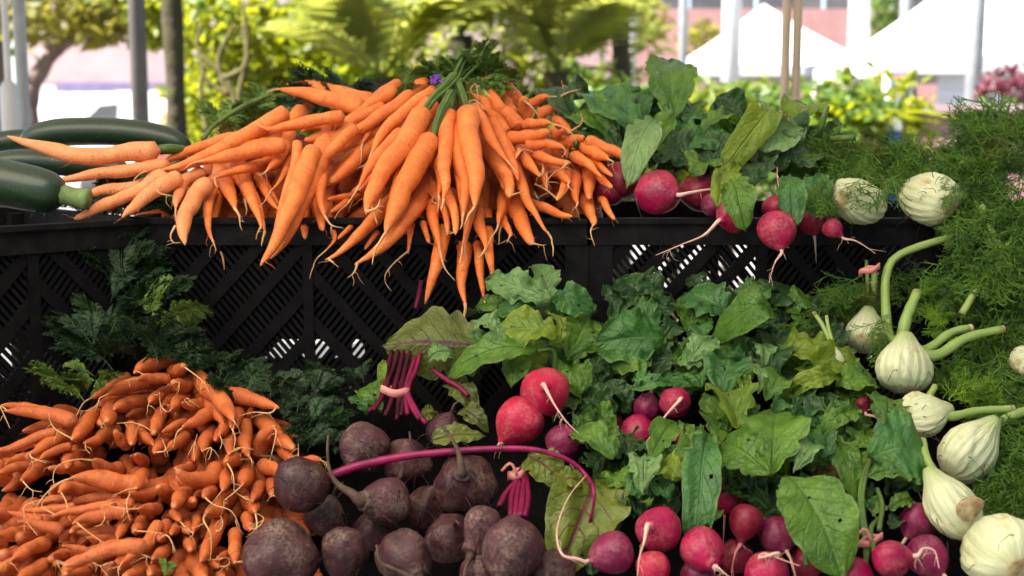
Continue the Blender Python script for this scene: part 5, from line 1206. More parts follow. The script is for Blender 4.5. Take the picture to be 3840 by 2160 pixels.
spray(f3, FF['fennel_frond_bright'], 'O', [(2310, 800, 2360, 840, 70, -50, 9, .0), (2290, 740, 2330, 760, 60, -40, 4, .0)], DL, widen=.9)
spray(f3, FF['fennel_frond'], 'O', [(2400, 600, 2420, 620, 20, 110, 5, -.01), (2440, 830, 2530, 830, 120, -30, 10, .0)], DL, widen=.9)
spray(f8, FF['fennel_frond_olive'], 'O', [(2140, 760, 2230, 800, -60, -60, 8, .04), (2050, 720, 2150, 760, 40, 60, 8, .04)], DL, widen=.9)
spray(f8, FF['fennel_frond'], 'O', [(2120, 680, 2200, 760, -90, 50, 12, .03), (2180, 660, 2290, 700, 60, 60, 10, .05), (2200, 800, 2240, 840, -20, 70, 5, -.02)], DL, widen=.9)
spray(f10, FF['fennel_frond'], 'O', [(2040, 790, 2100, 850, -60, 60, 9, .0), (2100, 920, 2180, 950, 40, 60, 8, -.02)], DL, widen=.8)
spray(f4, FF['fennel_frond_bright'], 'O', [(2360, 1000, 2420, 1010, 90, -60, 10, -.01), (2420, 960, 2480, 1000, 80, -30, 10, .0)], DL, widen=.9)
spray(f4, FF['fennel_frond'], 'O', [(2500, 1020, 2545, 1030, 30, 110, 6, -.02), (2300, 960, 2340, 990, 70, -30, 6, .01)], DL, widen=.9)
spray(f5, FF['fennel_frond'], 'O', [(2530, 1080, 2576, 1120, 10, 130, 12, -.01), (2540, 1180, 2580, 1220, -50, 110, 10, .0), (2480, 1250, 2560, 1280, 40, 50, 10, .02)], DL, widen=.9)
spray(f9, FF['fennel_frond'], 'O', [(2480, 860, 2580, 900, 60, 90, 12, .0), (2400, 880, 2500, 930, 60, 60, 14, .01), (2560, 760, 2600, 860, -130, 60, 16, .0), (2560, 960, 2600, 1000, -90, 50, 12, .0), (2540, 900, 2600, 960, -60, 90, 8, .0)], DL, widen=.9)
spray(f9, FF['fennel_frond_bright'], 'O', [(2480, 980, 2580, 1000, 60, 40, 8, .0), (2520, 1000, 2580, 1060, 50, -40, 6, .0)], DL, widen=.9)
spray(f1, FF['fennel_frond'], 'O', [(2130, 440, 2180, 455, -20, 60, 1, -.075), (2030, 440, 2080, 470, 20, 60, 4, -.06)], DU, widen=.8)
spray(f2, FF['fennel_frond'], 'O', [(2250, 430, 2290, 450, -30, 60, 3, -.07), (2390, 440, 2420, 470, -30, 50, 4, -.07)], DU, widen=.8)
# fronds on the upper crate
spray(f1, FF['fennel_frond'], 'O', [(2180, 400, 2320, 430, -120, -40, 18, .02), (2060, 350, 2180, 380, -70, 60, 10, .02), (2080, 380, 2180, 440, -20, 80, 12, .0), (2040, 320, 2120, 350, 50, 30, 8, .03), (2100, 370, 2300, 400, -60, 30, 12, .04)], DU, widen=1)
spray(f1, FF['fennel_frond_olive'], 'O', [(2100, 370, 2280, 390, -90, -15, 6, .01)], DU, widen=.8)
spray(f2, FF['fennel_frond'], 'O', [(2330, 400, 2560, 440, -130, 10, 24, .0), (2400, 420, 2560, 480, -70, 90, 16, .0), (2280, 400, 2400, 430, -40, 60, 14, .0), (2300, 375, 2560, 400, -110, 10, 16, .03), (2380, 440, 2480, 480, -60, 50, 8, -.02)], DU, widen=1)
q = empty('fennel_greens', O(2560, 380, 1.5), 'feathery fennel spray at the right edge rising against the white tent', 'fennel leaves')
spray(q, FF['fennel_frond'], 'O', [(2540, 340, 2600, 380, -100, -110, 8, .0), (2440, 340, 2520, 360, -100, -35, 7, .0), (2480, 350, 2590, 370, -60, -70, 12, .0), (2560, 400, 2610, 470, -80, -50, 14, .0), (2400, 360, 2540, 390, -90, 10, 12, .02)], DU, widen=1.1)
spray(q, FF['fennel_frond_olive'], 'O', [(2500, 360, 2590, 400, -90, -30, 12, .0), (2540, 400, 2590, 430, -60, -70, 8, .0)], DU, widen=1)
q = empty('fennel_greens', O(2560, 520, 1.42), 'long fennel fronds falling down the right edge over the crate rim', 'fennel leaves')
spray(q, FF['fennel_frond'], 'O', [(2470, 500, 2590, 540, -20, 130, 22, -.03), (2480, 600, 2590, 660, -50, 120, 24, -.03), (2540, 560, 2600, 640, -110, 70, 14, -.02), (2400, 500, 2480, 540, 20, 100, 9, -.03), (2420, 660, 2590, 740, -90, 60, 20, .0), (2340, 700, 2440, 740, -80, 40, 12, .03), (2500, 780, 2600, 840, -80, -40, 12, .0)], DU, widen=.9)
mb = MB()
for pts in ([(2470, 520), (2500, 590), (2560, 700), (2600, 780)], [(2560, 590), (2500, 660), (2460, 720), (2420, 790)]):
    mb = MB(); mb.tube(spline([O(x, y, DU(y * K) - .03) for x, y in pts], 12), .0042, 7); mb.build('stalk', M['fennel_stalk'], q)
q = empty('fennel_twig', O(1980, 290, 1.5), 'dry brown sprig poking up left of the fennel fronds', 'sprig')
place('frond', FF['fennel_frond_olive'][0], q, O(2000, 320, 1.5), O(1938, 272, 1.5), .5, 1)
mb = MB()
for (x, y), (x1, y1) in (((2060, 345), (2080, 268)), ((1960, 330), (2005, 345)), ((2090, 350), (2150, 345))):
    mb = MB(); mb.tube([O(x, y, 1.5), O(x1, y1, 1.48)], [.0035, .004], 8); mb.build('stalk', M['stalk'], q)

# ------------------------------------------------------------------ zucchinis
def zucchini(pts, depth, w, label, stem=None):
    pts = [O(x, y, depth) for x, y in pts]; pp = spline(pts, 26); r = w / 2 * depth / F * K
    rad = [r * (max(.02, 1 - abs(2 * i / 25 - 1) ** 5.5)) ** .5 * (1 - .12 * (i / 25)) for i in range(26)]
    root = empty('zucchini', pp[13], label, 'zucchini', 'zucchinis on the angled crate')
    mb = MB(); mb.tube(pp, rad, 20); mb.build('body', M['zucchini'], root)
    if stem:
        s = spline([O(x, y, depth) for x, y in stem], 8); mb = MB(); mb.tube(s, [r * .45, r * .42, r * .40, r * .38, r * .38, r * .4, r * .43, r * .42], 7); mb.build('stem', M['zucchini_stem'], root)
    else:
        mb = MB(); mb.tube([pp[-1], pp[-1] + (pp[-1] - pp[-3]).normalized() * .012], [r * .2, r * .16], 8); mb.build('stem', M['zucchini_stem'], root)
    return root
zucchini([(50, 352), (150, 333), (300, 332), (420, 350), (485, 382)], 1.62, 74, 'big zucchini lying at the back, behind the long pale carrot')
zucchini([(-60, 375), (0, 360), (60, 352), (110, 355)], 1.70, 60, 'zucchini end showing behind the back one at the photo\'s left edge')
zucchini([(-140, 445), (-40, 452), (60, 470), (165, 492)], 1.40, 128, 'thick zucchini in front at the left edge with its cut pale stem', stem=[(140, 485), (180, 495), (224, 503)])
zucchini([(-60, 418), (60, 405), (170, 415), (330, 425)], 1.56, 62, 'zucchini buried under pale carrots, between the front and back ones')
# ------------------------------------------------------------------ crates
def crate(p0, p1, depth, h, label, slot_blackout=None, open_back=False):
    """black slotted crate; p0, p1: bottom corners of its front, left and right"""
    p0, p1 = Vector(p0), Vector(p1); X = (p1 - p0); W = X.length; X.normalize(); Z = Vector((0, 0, 1)); Y = Z.cross(X)
    root = empty('crate', (p0 + p1) / 2, label, 'crate', 'black plastic crates under the upper vegetables')
    def panel(name, o, U, wd, nrm, slats=True):
        mb = MB(); t = .0045
        def clip(a, b):
            (x0, y0), (x1, y1) = a, b; t0, t1 = 0, 1
            for p, q in ((-(x1-x0), x0 - .012), (x1-x0, wd - .012 - x0), (-(y1-y0), y0 - .014), (y1-y0, h - .028 - y0)):
                if abs(p) < 1e-9:
                    if q < 0: return None
                else:
                    r = q / p
                    if p < 0: t0 = max(t0, r)
                    else: t1 = min(t1, r)
            if t0 >= t1: return None
            return (x0 + (x1-x0)*t0, y0 + (y1-y0)*t0), (x0 + (x1-x0)*t1, y0 + (y1-y0)*t1)
        cell = .20; k = 0; x = -.0
        while x < wd:
            sg = 1 if k % 2 else -1; lo, hi = x, min(x + cell, wd)
            for i in range(-30, 60) if slats else ():                    # slats
                c0 = lo + i * .0095
                a, b = (c0, 0 if sg > 0 else h), (c0 + h * .8, h if sg > 0 else 0)
                sgm = clip(a, b)
                if not sgm: continue
                (xa, ya), (xb, yb) = sgm
                ta, tb = max(0, (lo - xa) / (xb - xa)), min(1, (hi - xa) / (xb - xa))
                if tb - ta < .03: continue
                A, B_ = (xa + (xb-xa)*ta, ya + (yb-ya)*ta), (xa + (xb-xa)*tb, ya + (yb-ya)*tb)
                mb.bar(o + U * A[0] + Z * A[1], o + U * B_[0] + Z * B_[1], .0042, t, nrm)
            for i in range(-12, 24):                                     # the thick bands across them
                c0 = lo + i * .052
                a, b = (c0, h if sg > 0 else 0), (c0 + h * .9, 0 if sg > 0 else h)
                sgm = clip(a, b)
                if not sgm: continue
                (xa, ya), (xb, yb) = sgm
                ta, tb = max(0, (lo - xa) / (xb - xa)), min(1, (hi - xa) / (xb - xa))
                if tb - ta < .03: continue
                A, B_ = (xa + (xb-xa)*ta, ya + (yb-ya)*ta), (xa + (xb-xa)*tb, ya + (yb-ya)*tb)
                mb.bar(o + U * A[0] + Z * A[1] + nrm * .0012, o + U * B_[0] + Z * B_[1] + nrm * .0012, .014, t + .003, nrm)
            if x > 0: mb.bar(o + U * lo + Z * .012 + nrm * .002, o + U * lo + Z * (h - .026) + nrm * .002, .012, t + .005, nrm)
            x += cell; k += 1
        mb.bar(o + Z * .007, o + U * wd + Z * .007, .016, .010, nrm)
        mb.build(name, M['crate'], root, smooth=False)
    panel('front_panel', p0, X, W, -Y)
    panel('back_panel', p0 + Y * depth, X, W, Y, not open_back)
    panel('side_panel', p0, Y, depth, -X)
    panel('side_panel', p1, Y, depth, X)
    c = [p0, p1, p1 + Y * depth, p0 + Y * depth]; cen = sum(c, Vector()) / 4
    mb = MB()
    for a, b, n in ((c[0], c[1], -Y), (c[1], c[2], X), (c[2], c[3], Y), (c[3], c[0], -X)):
        d = (b - a).normalized() * .009
        mb.bar(a - d + Z * (h - .015) + n * .003, b + d + Z * (h - .015) + n * .003, .026, .012, n)
        mb.bar(a - d + Z * (h + .001) + n * .006, b + d + Z * (h + .001) + n * .006, .006, .018, n)
    mb.build('rim', M['crate_grey'], root, smooth=False)
    for i, p in enumerate(c):
        q = p + (cen - p).normalized() * .009; mb = MB()
        mb.bar(q + Z * .002, q + Z * (h - .004), .028, .024, Y); mb.build('corner_post', M['crate_grey'], root, smooth=False)
    mb = MB()
    for i in range(int(W / .02)):
        mb.bar(p0 + X * (.01 + i * .02) + Z * .004, p0 + X * (.01 + i * .02) + Y * depth + Z * .004, .008, .005, Z)
    for i in range(int(depth / .04)):
        mb.bar(p0 + Y * (.02 + i * .04) + Z * .009, p1 + Y * (.02 + i * .04) + Z * .009, .008, .004, Z)
    mb.build('base_panel', M['crate'], root, smooth=False)
    if slot_blackout:  # dark sheets added behind the slats so the slots stay dark
      for f0, f1, z0 in slot_blackout:
        mb = MB(); a, b = p0 + X * W * f0 + Y * .012, p0 + X * W * f1 + Y * .012
        mb.bar(a + Z * (z0 + h - .01) / 2, b + Z * (z0 + h - .01) / 2, h - .01 - z0, .002, Y); mb.build('slot_blackout', M['cloth'], root, smooth=False)
    return root
def down(p, h): return Vector((p.x, p.y, p.z - h))
H = .245
zr = O(1400, 556, 1.475).z
def rimpt(x, d): p = O(x, 556, d); return Vector((p.x, p.y, zr - H))
crate(rimpt(352, 1.475), rimpt(1467, 1.475), .34, H, 'black crate in shade under the hanging carrots, few bright slots low down', ((.03, .25, .01), (.25, .5, .10), (.5, .97, .01)), True)
crate(rimpt(1496, 1.475), rimpt(2476, 1.475), .34, H, 'black crate under the upper radishes and fennel, bright light through its slots', ((.42, .72, .01),), True)
crate(rimpt(2505, 1.475), rimpt(3400, 1.475), .34, H, 'black crate at the right edge, nearly hidden by hanging fennel fronds', None, True)
pa, pb = O(-420, 640, 1.235), O(338, 560, 1.46)
crate(Vector((pa.x, pa.y, zr - H)), Vector((pb.x, pb.y, zr - H)), .32, H, 'black crate standing at an angle under the zucchinis', ((.05, .95, .13),), True)
# tables and the sloping board the lower heap lies on
t = empty('display_table', (0, 1.75, 0), 'white table standing behind, carrying the black crates', 'table')
mb = MB(); mb.box((-1.35, 1.50, zr - H - .035), (1.35, 2.05, zr - H - .004)); mb.build('table_top', M['table_white'], t, False)
for x in (-1.25, 1.25):
    for y in (1.56, 1.97): mb = MB(); mb.box((x - .025, y - .025, .004), (x + .025, y + .025, zr - H - .036)); mb.build('leg', M['wood'], t, False)
t = empty('display_board', (0, 1.25, 0), 'sloping dark board under the lower vegetables', 'board')
def bd(v, off): return P(1920, v, DL(v) + off)
a, b = bd(1555, .10), bd(2400, .10)
mb = MB(); mb.add([(-1.05, a.y, a.z), (1.05, a.y, a.z), (1.05, b.y, b.z), (-1.05, b.y, b.z), (-1.05, a.y, a.z - .03), (1.05, a.y, a.z - .03), (1.05, b.y, b.z - .03), (-1.05, b.y, b.z - .03)], [(0,1,2,3),(7,6,5,4),(0,4,5,1),(1,5,6,2),(2,6,7,3),(3,7,4,0)])
mb.build('top_panel', M['cloth'], t, False)
for x in (-1, 1):
    for y, z in ((a.y - .03, a.z - .05), (b.y + .03, b.z - .01)): mb = MB(); mb.box((x - .025, y - .025, .004), (x + .025, y + .025, z)); mb.build('leg', M['wood'], t, False)
# ------------------------------------------------------------------ the market behind
M['ground'] = simple('paving', (.15, .135, .125), (.11, .10, .095), 3, .85)
M['white_tent'] = simple('white_fabric', (.50, .50, .495), (.45, .45, .45), 4, .7)
M['pole_white'] = simple('white_painted_metal', (.46, .46, .46), (.40, .40, .40), 12, .4)
M['pole_grey'] = simple('grey_metal', (.10, .092, .085), (.075, .07, .065), 12, .5)
M['pole_steel'] = simple('steel', (.28, .29, .30), (.22, .23, .24), 12, .4)
M['pole_tan'] = simple('tan_aluminium', (.45, .35, .25), (.36, .27, .19), 20, .4)
M['pink_wall'] = simple('pinkish_wall', (.30, .16, .15), (.25, .13, .125), 3, .8)
M['pink_brick'] = simple('pink_brick', (.28, .15, .145), (.21, .11, .11), 9, .85)
M['pale_wall'] = simple('pale_wall', (.33, .24, .24), (.28, .20, .205), 2, .8)
M['window'] = simple('dark_window', (.05, .05, .055), (.09, .085, .085), 2, .2, .6)
M['purple'] = simple('shaded_fascia', (.16, .13, .24), (.12, .10, .19), 4, .6)  # shade of the arcade put into the colour of fascia and pillars
M['van'] = simple('white_van_paint', (.80, .80, .80), (.76, .76, .77), 4, .25)
M['rubber'] = simple('tyre_rubber', (.02, .02, .02), (.03, .03, .03), 40, .8)
M['bark'] = simple('mossy_bark', (.034, .022, .012), (.036, .034, .008), 14, .9, bump=.8, bs=.02)
M['bark_grey'] = simple('grey_brown_bark', (.17, .12, .10), (.11, .075, .065), 14, .9, bump=.8, bs=.02)
M['bark_olive'] = simple('olive_bark', (.10, .085, .02), (.06, .05, .015), 14, .9)
M['blue'] = simple('blue_sign', (.04, .09, .30), (.03, .07, .25), 5, .4)
M['orange'] = simple('orange_panel', (.75, .28, .14), (.65, .24, .12), 9, .5)
M['red'] = simple('red_panel', (.55, .07, .06), (.45, .05, .05), 9, .4)
def foliage_mat(name, c1, c2, tr, amt):
    m = NT(name); g = m.geo()
    c = m.mix(m.ramp(m.noise(g, 2.6, 3), .38, .64), c1, c2); m.base(c); m.rough(.5, .4); m.translucent(amt, tr); return m.m
M['lime'] = foliage_mat('lime_leaves', (.19, .21, .012), (.07, .12, .012), (.34, .36, .012), .5)
M['green'] = foliage_mat('green_leaves', (.08, .15, .018), (.035, .075, .012), (.18, .27, .02), .4)
M['olive'] = foliage_mat('olive_leaves', (.16, .155, .025), (.08, .085, .018), (.36, .32, .03), .45)
M['pale_frond'] = foliage_mat('pale_fern', (.24, .26, .05), (.13, .17, .03), (.36, .38, .07), .5)
M['flower'] = foliage_mat('red_flowers', (.15, .03, .045), (.09, .018, .03), (.18, .03, .05), .3)
rb = random.Random(11)
gm = MB(); gm.add([(-300, -60, 0), (300, -60, 0), (300, 500, 0), (-300, 500, 0)], [(0, 1, 2, 3)])
tag(gm.build('ground', M['ground'], None, False), kind='structure')
def foliage(name, parent, blobs, mat, size, long=1.8):
    """leaf-sized faces through ellipsoids: (centre, radii, how many)"""
    mb = MB()
    for c, rad, n in blobs:
        for k in range(n):
            while True:
                p = Vector((rb.uniform(-1, 1), rb.uniform(-1, 1), rb.uniform(-1, 1)))
                if p.length <= 1 and noise.noise(p * 2.2 + Vector(c)) > -.12: break
            p = Vector(c) + Vector((p.x * rad[0], p.y * rad[1], p.z * rad[2]))
            d = Vector((rb.uniform(-1, 1), rb.uniform(-1, 1), rb.uniform(-.8, .6))).normalized(); s = d.orthogonal().normalized()
            s = Matrix.Rotation(rb.uniform(0, 6.28), 3, d) @ s; L = size * rb.uniform(.6, 1.4); w = L / long / 2; nn = d.cross(s) * L * .12
            mb.add([p, p + d * L * .4 + s * w + nn, p + d * L, p + d * L * .4 - s * w + nn], [(0, 1, 2, 3)])
    return mb.build(name, M[mat], parent, False)
def long_leaves(name, parent, root, n, L, w, mat, up=.7, spread=1.0, pin=0):
    """strap leaves or palm fronds arching from a root"""
    mb = MB()
    for k in range(n):
        an = rb.uniform(0, 6.28); e = rb.uniform(.3, 1) * up; d = Vector((math.cos(an) * spread, math.sin(an) * spread, e + .25)).normalized()
        l = L * rb.uniform(.65, 1.2); pts = []
        for i in range(9):
            t = i / 8; pts.append(Vector(root) + d * l * t + Vector((0, 0, -l * .45 * t * t)))
        s = d.cross(Vector((0, 0, 1))).normalized()
        if not pin:
            vs = []
            for i, p in enumerate(pts):
                ww = w * math.sin(math.pi * (.08 + .92 * i / 8)) ** .7 + .002
                vs += [p - s * ww / 2 + Vector((0, 0, ww * .2)), p, p + s * ww / 2 + Vector((0, 0, ww * .2))]
            mb.add(vs, [(3*i+j, 3*i+j+1, 3*i+j+4, 3*i+j+3) for i in range(8) for j in (0, 1)])
        else:
            mb.tube(pts, [.008 * (1 - .8 * i / 8) for i in range(9)], 4)
            for i in range(pin):
                t = .12 + .86 * i / pin; j = min(7, int(t * 8)); p = pts[j].lerp(pts[j+1], t * 8 - j); ax = (pts[j+1] - pts[j]).normalized()
                ll = w * math.sin(math.pi * (.12 + .85 * t)) * rb.uniform(.85, 1.1)
                for sg in (-1, 1):
                    dd = (s * sg + ax * .55 + Vector((0, 0, -.25 + rb.uniform(-.1, .1)))).normalized(); q = ax * ll * .055
                    mb.add([p - q, p + dd * ll * .5 - q * .8, p + dd * ll, p + dd * ll * .5 + q * .8, p + q], [(0, 1, 2, 3, 4)])
    return mb.build(name, M[mat], parent, False)
def at(x, y, d): return O(x, y, d)
def pole(name, x, w, d, mat, label, cat, x2=None, top=3.2, square=False, extra=None, group=None, z0=0):
    """an upright seen at x of the overview, w wide there"""
    p = at(x, 320, d); r = w * d / F * K / 2
    root = empty(name, (p.x, p.y, z0), label, cat, group)
    mb = MB(); xs = (p.x,) if x2 is None else (p.x - r * .5, p.x + r * .5)
    for xx in xs:
        rr_ = r if x2 is None else r * .40
        mb.tube([(xx, p.y, z0 + .012), (xx, p.y, top)], rr_, 4 if square else 16)
    if x2 is not None: mb.box((p.x - r * .35, p.y + rr_ * .3, 1.9), (p.x + r * .35, p.y + rr_ * .8, 1.96))
    mb.build('shaft', M[mat], root, not square)
    mb = MB(); mb.box((p.x - r * 1.8, p.y - r * 1.8, z0 + .001), (p.x + r * 1.8, p.y + r * 1.8, z0 + .012)); mb.build('foot_plate', M[mat], root, False)
    return root
# the stall's own canopy: legs and white roof
p1 = at(1985, 320, 2.45)
t = pole('canopy_leg', 1985, 56, 2.45, 'pole_tan', 'tan aluminium canopy leg behind the radish leaves', 'canopy leg', x2=1, top=2.34)
t = pole('canopy_leg', 62, 30, 3.0, 'pole_steel', 'grey canopy leg at the left, standing close to a white one', 'canopy leg', top=2.34)
t = pole('canopy_leg', 27, 17, 2.9, 'pole_white', 'thin white canopy leg nearest the left edge', 'canopy leg', top=2.34)
c0 = t.location; mb = MB(); mb.tube([(c0.x, c0.y, .03), (c0.x, c0.y, at(27, 222, 2.9).z), (c0.x, c0.y, at(27, 205, 2.9).z)], [.021, .021, .012], 14); mb.build('outer_tube', M['pole_white'], t)
c = NT('canopy_fabric'); c.base((.16, .16, .155)); c.rough(.8, .2); c.translucent(.16, (.84, .74, .58)); M['canopy'] = c.m
cx0, cx1, cy0, cy1, zc = -2.9, 3.2, .95, 3.05, 2.36
t = empty('stall_canopy', (0, 1.7, zc), 'grey fabric canopy over the vegetable stall', 'canopy')
mb = MB(); ridge = 2.95
mb.add([(cx0, cy0, zc), (cx1, cy0, zc), (cx1, cy1, zc), (cx0, cy1, zc), (cx0 + 1.2, (cy0+cy1)/2, ridge), (cx1 - 1.2, (cy0+cy1)/2, ridge)], [(0, 1, 5, 4), (1, 2, 5), (2, 3, 4, 5), (3, 0, 4)])
mb.build('roof', M['canopy'], t, False)
mb = MB()
for a, b in (((cx0, cy0), (cx1, cy0)), ((cx1, cy0), (cx1, cy1)), ((cx1, cy1), (cx0, cy1)), ((cx0, cy1), (cx0, cy0))):
    mb.add([(*a, zc - .22), (*b, zc - .22), (*b, zc - .003), (*a, zc - .003)], [(0, 1, 2, 3)])
mb.build('valance', M['canopy'], t, False)
mb = MB()
for a, b in (((cx0, cy0), (cx1, cy0)), ((cx1, cy0), (cx1, cy1)), ((cx1, cy1), (cx0, cy1)), ((cx0, cy1), (cx0, cy0))):
    mb.bar((*a, zc - .02), (*b, zc - .02), .03, .03, (0, 0, 1))
mb.build('frame', M['pole_steel'], t, False)
M['light_block'] = simple('light_block_sheet', (.05, .07, .05), (.035, .05, .038), 3, .8)  # for the sheets added to block light
t = empty('front_light_block', (0, -2.6, 2.5), 'added unseen dark awning over the aisle in front of the stall', 'blocker')  # unseen sheet added to cut light coming from the front
mb = MB(); mb.box((-6.2, -7.2, 2.16), (7.2, -1.75, 2.18)); mb.build('roof', M['light_block'], t, False)
for x in (-6.1, 7.1):
    for y in (-7.1, -1.85): mb = MB(); mb.tube([(x, y, .004), (x, y, 2.155)], .03, 10); mb.build('leg', M['pole_steel'], t)
c = NT('key_light_fabric'); c.base((.8, .79, .76)); c.rough(.8, .2); c.translucent(.85, (.92, .84, .70)); M['key_fabric'] = c.m
t = empty('added_diffuser', (-.9, -.6, 2.5), 'added unseen white sun sail stretched over the front of the stall', 'sun sail')  # unseen cloth added as a warm, soft key light from upper left
mb = MB(); mb.add([(-2.9, -1.2, 2.5), (.25, -1.2, 2.5), (.25, .90, 2.44), (-2.9, .90, 2.44)], [(0, 1, 2, 3)]); mb.build('cloth', M['key_fabric'], t, False)
t = empty('side_light_block', (1.72, .5, 0), 'added unseen dark curtain closing the stall at its right side', 'baffle')  # unseen sheet added to cut fill light on the right
mb = MB(); mb.box((1.70, -1.1, .02), (1.715, 2.0, 2.33)); mb.build('cloth', M['light_block'], t, False)
# poles, columns
pole('lamp_post', 355, 42, 4.5, 'pole_grey', 'round grey post between the two left tree trunks', 'post', top=4.2)
pole('column', 1835, 48, 15, 'pole_white', 'broad white column left of the tan canopy leg', 'column', top=6.5)
pole('column', 2152, 52, 14.5, 'pole_white', 'broad white column right of the tent peak', 'column', top=6.5)
pole('column', 2268, 30, 15.5, 'pole_steel', 'slim blue-grey column between the two tents', 'column', top=6.5)
pole('column', 2444, 42, 9.5, 'pole_steel', 'grey column in front of the right tent', 'column', top=5)
pole('column', 1715, 22, 15, 'pole_steel', 'thin grey column at the first tent\'s left corner', 'column', top=6.5)
pole('column', 1588, 24, 17, 'pole_white', 'pale column half hidden by palm fronds', 'column', top=6.5)
pole('column', 700, 16, 16, 'pole_steel', 'thin grey column above the lime bush', 'column', top=6.5)
# tents
def tent(xl, xr, yp, ye, yv, d, label, xp=None, wall=None):
    a, b = at(xl, ye, d), at(xr, ye, d); w = b.x - a.x; ze = a.z; cx = (a.x + b.x) / 2 if xp is None else at(xp, 0, d).x; cy = a.y + w / 2
    zp = at(0, yp, d).z if yp is not None else ze + 1.3
    zp = ze + (zp - ze) * (d + w / 2) / d
    root = empty('market_tent', (cx, cy, 0), label, 'tent', 'white pop-up tents')
    mb = MB(); n = 10; N4 = 4; cs = [(a.x, a.y), (b.x, a.y), (b.x, a.y + w), (a.x, a.y + w)]; rings = []
    for k in range(n + 1):
        t_ = k / n; z = ze + (zp - ze) * (t_ ** 1.25); rings.append([(px + (cx - px) * t_, py + (cy - py) * t_, z) for px, py in cs])
    vs = [p for r_ in rings for p in r_]
    mb.add(vs, [(4*k+j, 4*k+(j+1) % 4, 4*(k+1)+(j+1) % 4, 4*(k+1)+j) for k in range(n) for j in range(4)])
    mb.build('roof', M['white_tent'], root, False)
    zv = at(0, yv, d).z; mb = MB()
    for (x0, y0), (x1, y1) in zip(cs, cs[1:] + cs[:1]): mb.add([(x0, y0, zv), (x1, y1, zv), (x1, y1, ze - .003), (x0, y0, ze - .003)], [(0, 1, 2, 3)])
    mb.build('valance', M['white_tent'], root, False)
    for px, py in cs: mb = MB(); mb.tube([(px, py, .005), (px, py, zv)], .03, 8); mb.build('leg', M['pole_white'], root)
    if wall:
        x0, x1 = at(wall[0], 0, d).x, at(wall[1], 0, d).x; mb = MB(); mb.box((x0, a.y + .1, .05), (x1, a.y + .13, zv - .01)); mb.build('side_wall', M['white_tent'], root, False)
    return root
tent(1705, 2235, 0, 165, 190, 18, 'white peaked tent behind the tan canopy leg')
tent(2232, 2990, -130, 140, 185, 12, 'larger white tent cut by the right edge', xp=2611, wall=(2372, 2990))
# buildings
def wall_box(mb, x0, x1, y0, y1, d, dep=.3):
    a, b = at(x0, y1, d), at(x1, y0, d); mb.box((a.x, a.y, a.z), (b.x, a.y + dep, b.z))
bd1 = empty('building', (at(2100, 320, 27).x, 27, 0), 'pinkish building with a dark window strip behind the tents', 'building')
mb = MB(); p, q = at(1560, 0, 27), at(2900, 0, 27); zt = at(0, 28, 27).z
mb.box((p.x, 27, 0), (q.x, 30, zt)); mb.box((p.x, 27, zt + 1.9), (q.x, 30, zt + 4)); mb.build('wall', M['pink_wall'], bd1, False)
for k in range(8):
    x0 = p.x + (q.x - p.x) * k / 8; x1 = p.x + (q.x - p.x) * (k + 1) / 8
    mb = MB(); mb.box((x0 + .04, 27.25, zt), (x1 - .04, 27.3, zt + 1.9)); mb.build('window', M['window'], bd1, False)
bd2 = empty('building', (at(280, 320, 24).x, 24, 0), 'pale building at the left with a shade-tinted purple band over its openings', 'building')
mb = MB(); wall_box(mb, 70, 760, -500, 208, 24, 3); mb.build('wall', M['pale_wall'], bd2, False)
mb = MB(); wall_box(mb, 140, 760, 209, 232, 23.9, .5); mb.build('fascia', M['purple'], bd2, False)
for x0, x1 in ((272, 322), (420, 470), (600, 660)): mb = MB(); a = at(x0, 233, 24); b = at(x1, 233, 24); mb.box((a.x, a.y, 0), (b.x, a.y + .5, a.z)); mb.build('pillar', M['purple'], bd2, False)
mb = MB(); a = at(70, 233, 26.5); b = at(760, 233, 26.5); mb.box((a.x, a.y, 0), (b.x, a.y + .3, a.z + .2)); mb.build('back_wall', M['white_tent'], bd2, False)
bd3 = empty('building', (at(1150, 320, 34).x, 34, 0), 'bright pale building far behind the palm fronds', 'building')
mb = MB(); wall_box(mb, 690, 1620, -300, 330, 34, 3); a = at(690, 0, 34); b = at(1620, 0, 34); mb.box((a.x, a.y + .01, 0), (b.x, a.y + 2.9, at(0, 331, 34).z)); mb.build('wall', M['pale_wall'], bd3, False)
for k in range(5): mb = MB(); x = 760 + k * 170; a, b = at(x, 90, 33.95), at(x + 70, -20, 33.95); mb.box((a.x, a.y, a.z), (b.x, a.y + .03, b.z)); mb.build('window', M['window'], bd3, False)
# parked vans in the left opening
def van(x, d, label, mat):
    c = at(x, 320, d); root = empty('van', (c.x, c.y, 0), label, 'van', 'vans parked by the left building')
    mb = MB(); pr = [(-1.9, .35), (-1.95, .8), (-1.85, 1.05), (-1.15, 1.75), (-.9, 1.85), (1.75, 1.85), (1.9, 1.7), (1.95, .35)]
    vs = [(c.x + x_, c.y + y_, z_) for y_ in (-.8, .8) for x_, z_ in pr]; n = len(pr)
    mb.add(vs, [tuple(range(n)), tuple(range(2*n-1, n-1, -1))] + [(i, (i+1) % n, n+(i+1) % n, n+i) for i in range(n)]); mb.build('body', M[mat], root, False)
    mb = MB(); mb.add([(c.x - 1.75, c.y - .806, 1.12), (c.x - .95, c.y - .806, 1.12), (c.x - .9, c.y - .806, 1.65), (c.x - 1.2, c.y - .806, 1.62)], [(0, 1, 2, 3)]); mb.build('window', M['window'], root, False)
    for xx in (-1.25, 1.25):
        mb = MB(); mb.tube([(c.x + xx, c.y - .83, .33), (c.x + xx, c.y - .6, .33)], .33, 18); mb.build('wheel', M['rubber'], root)
    for zz in (-.55, .55): mb = MB(); mb.box((c.x + 1.951, c.y + zz - .1, .9), (c.x + 1.97, c.y + zz + .1, 1.3)); mb.build('tail_light', M['red'], root, False)
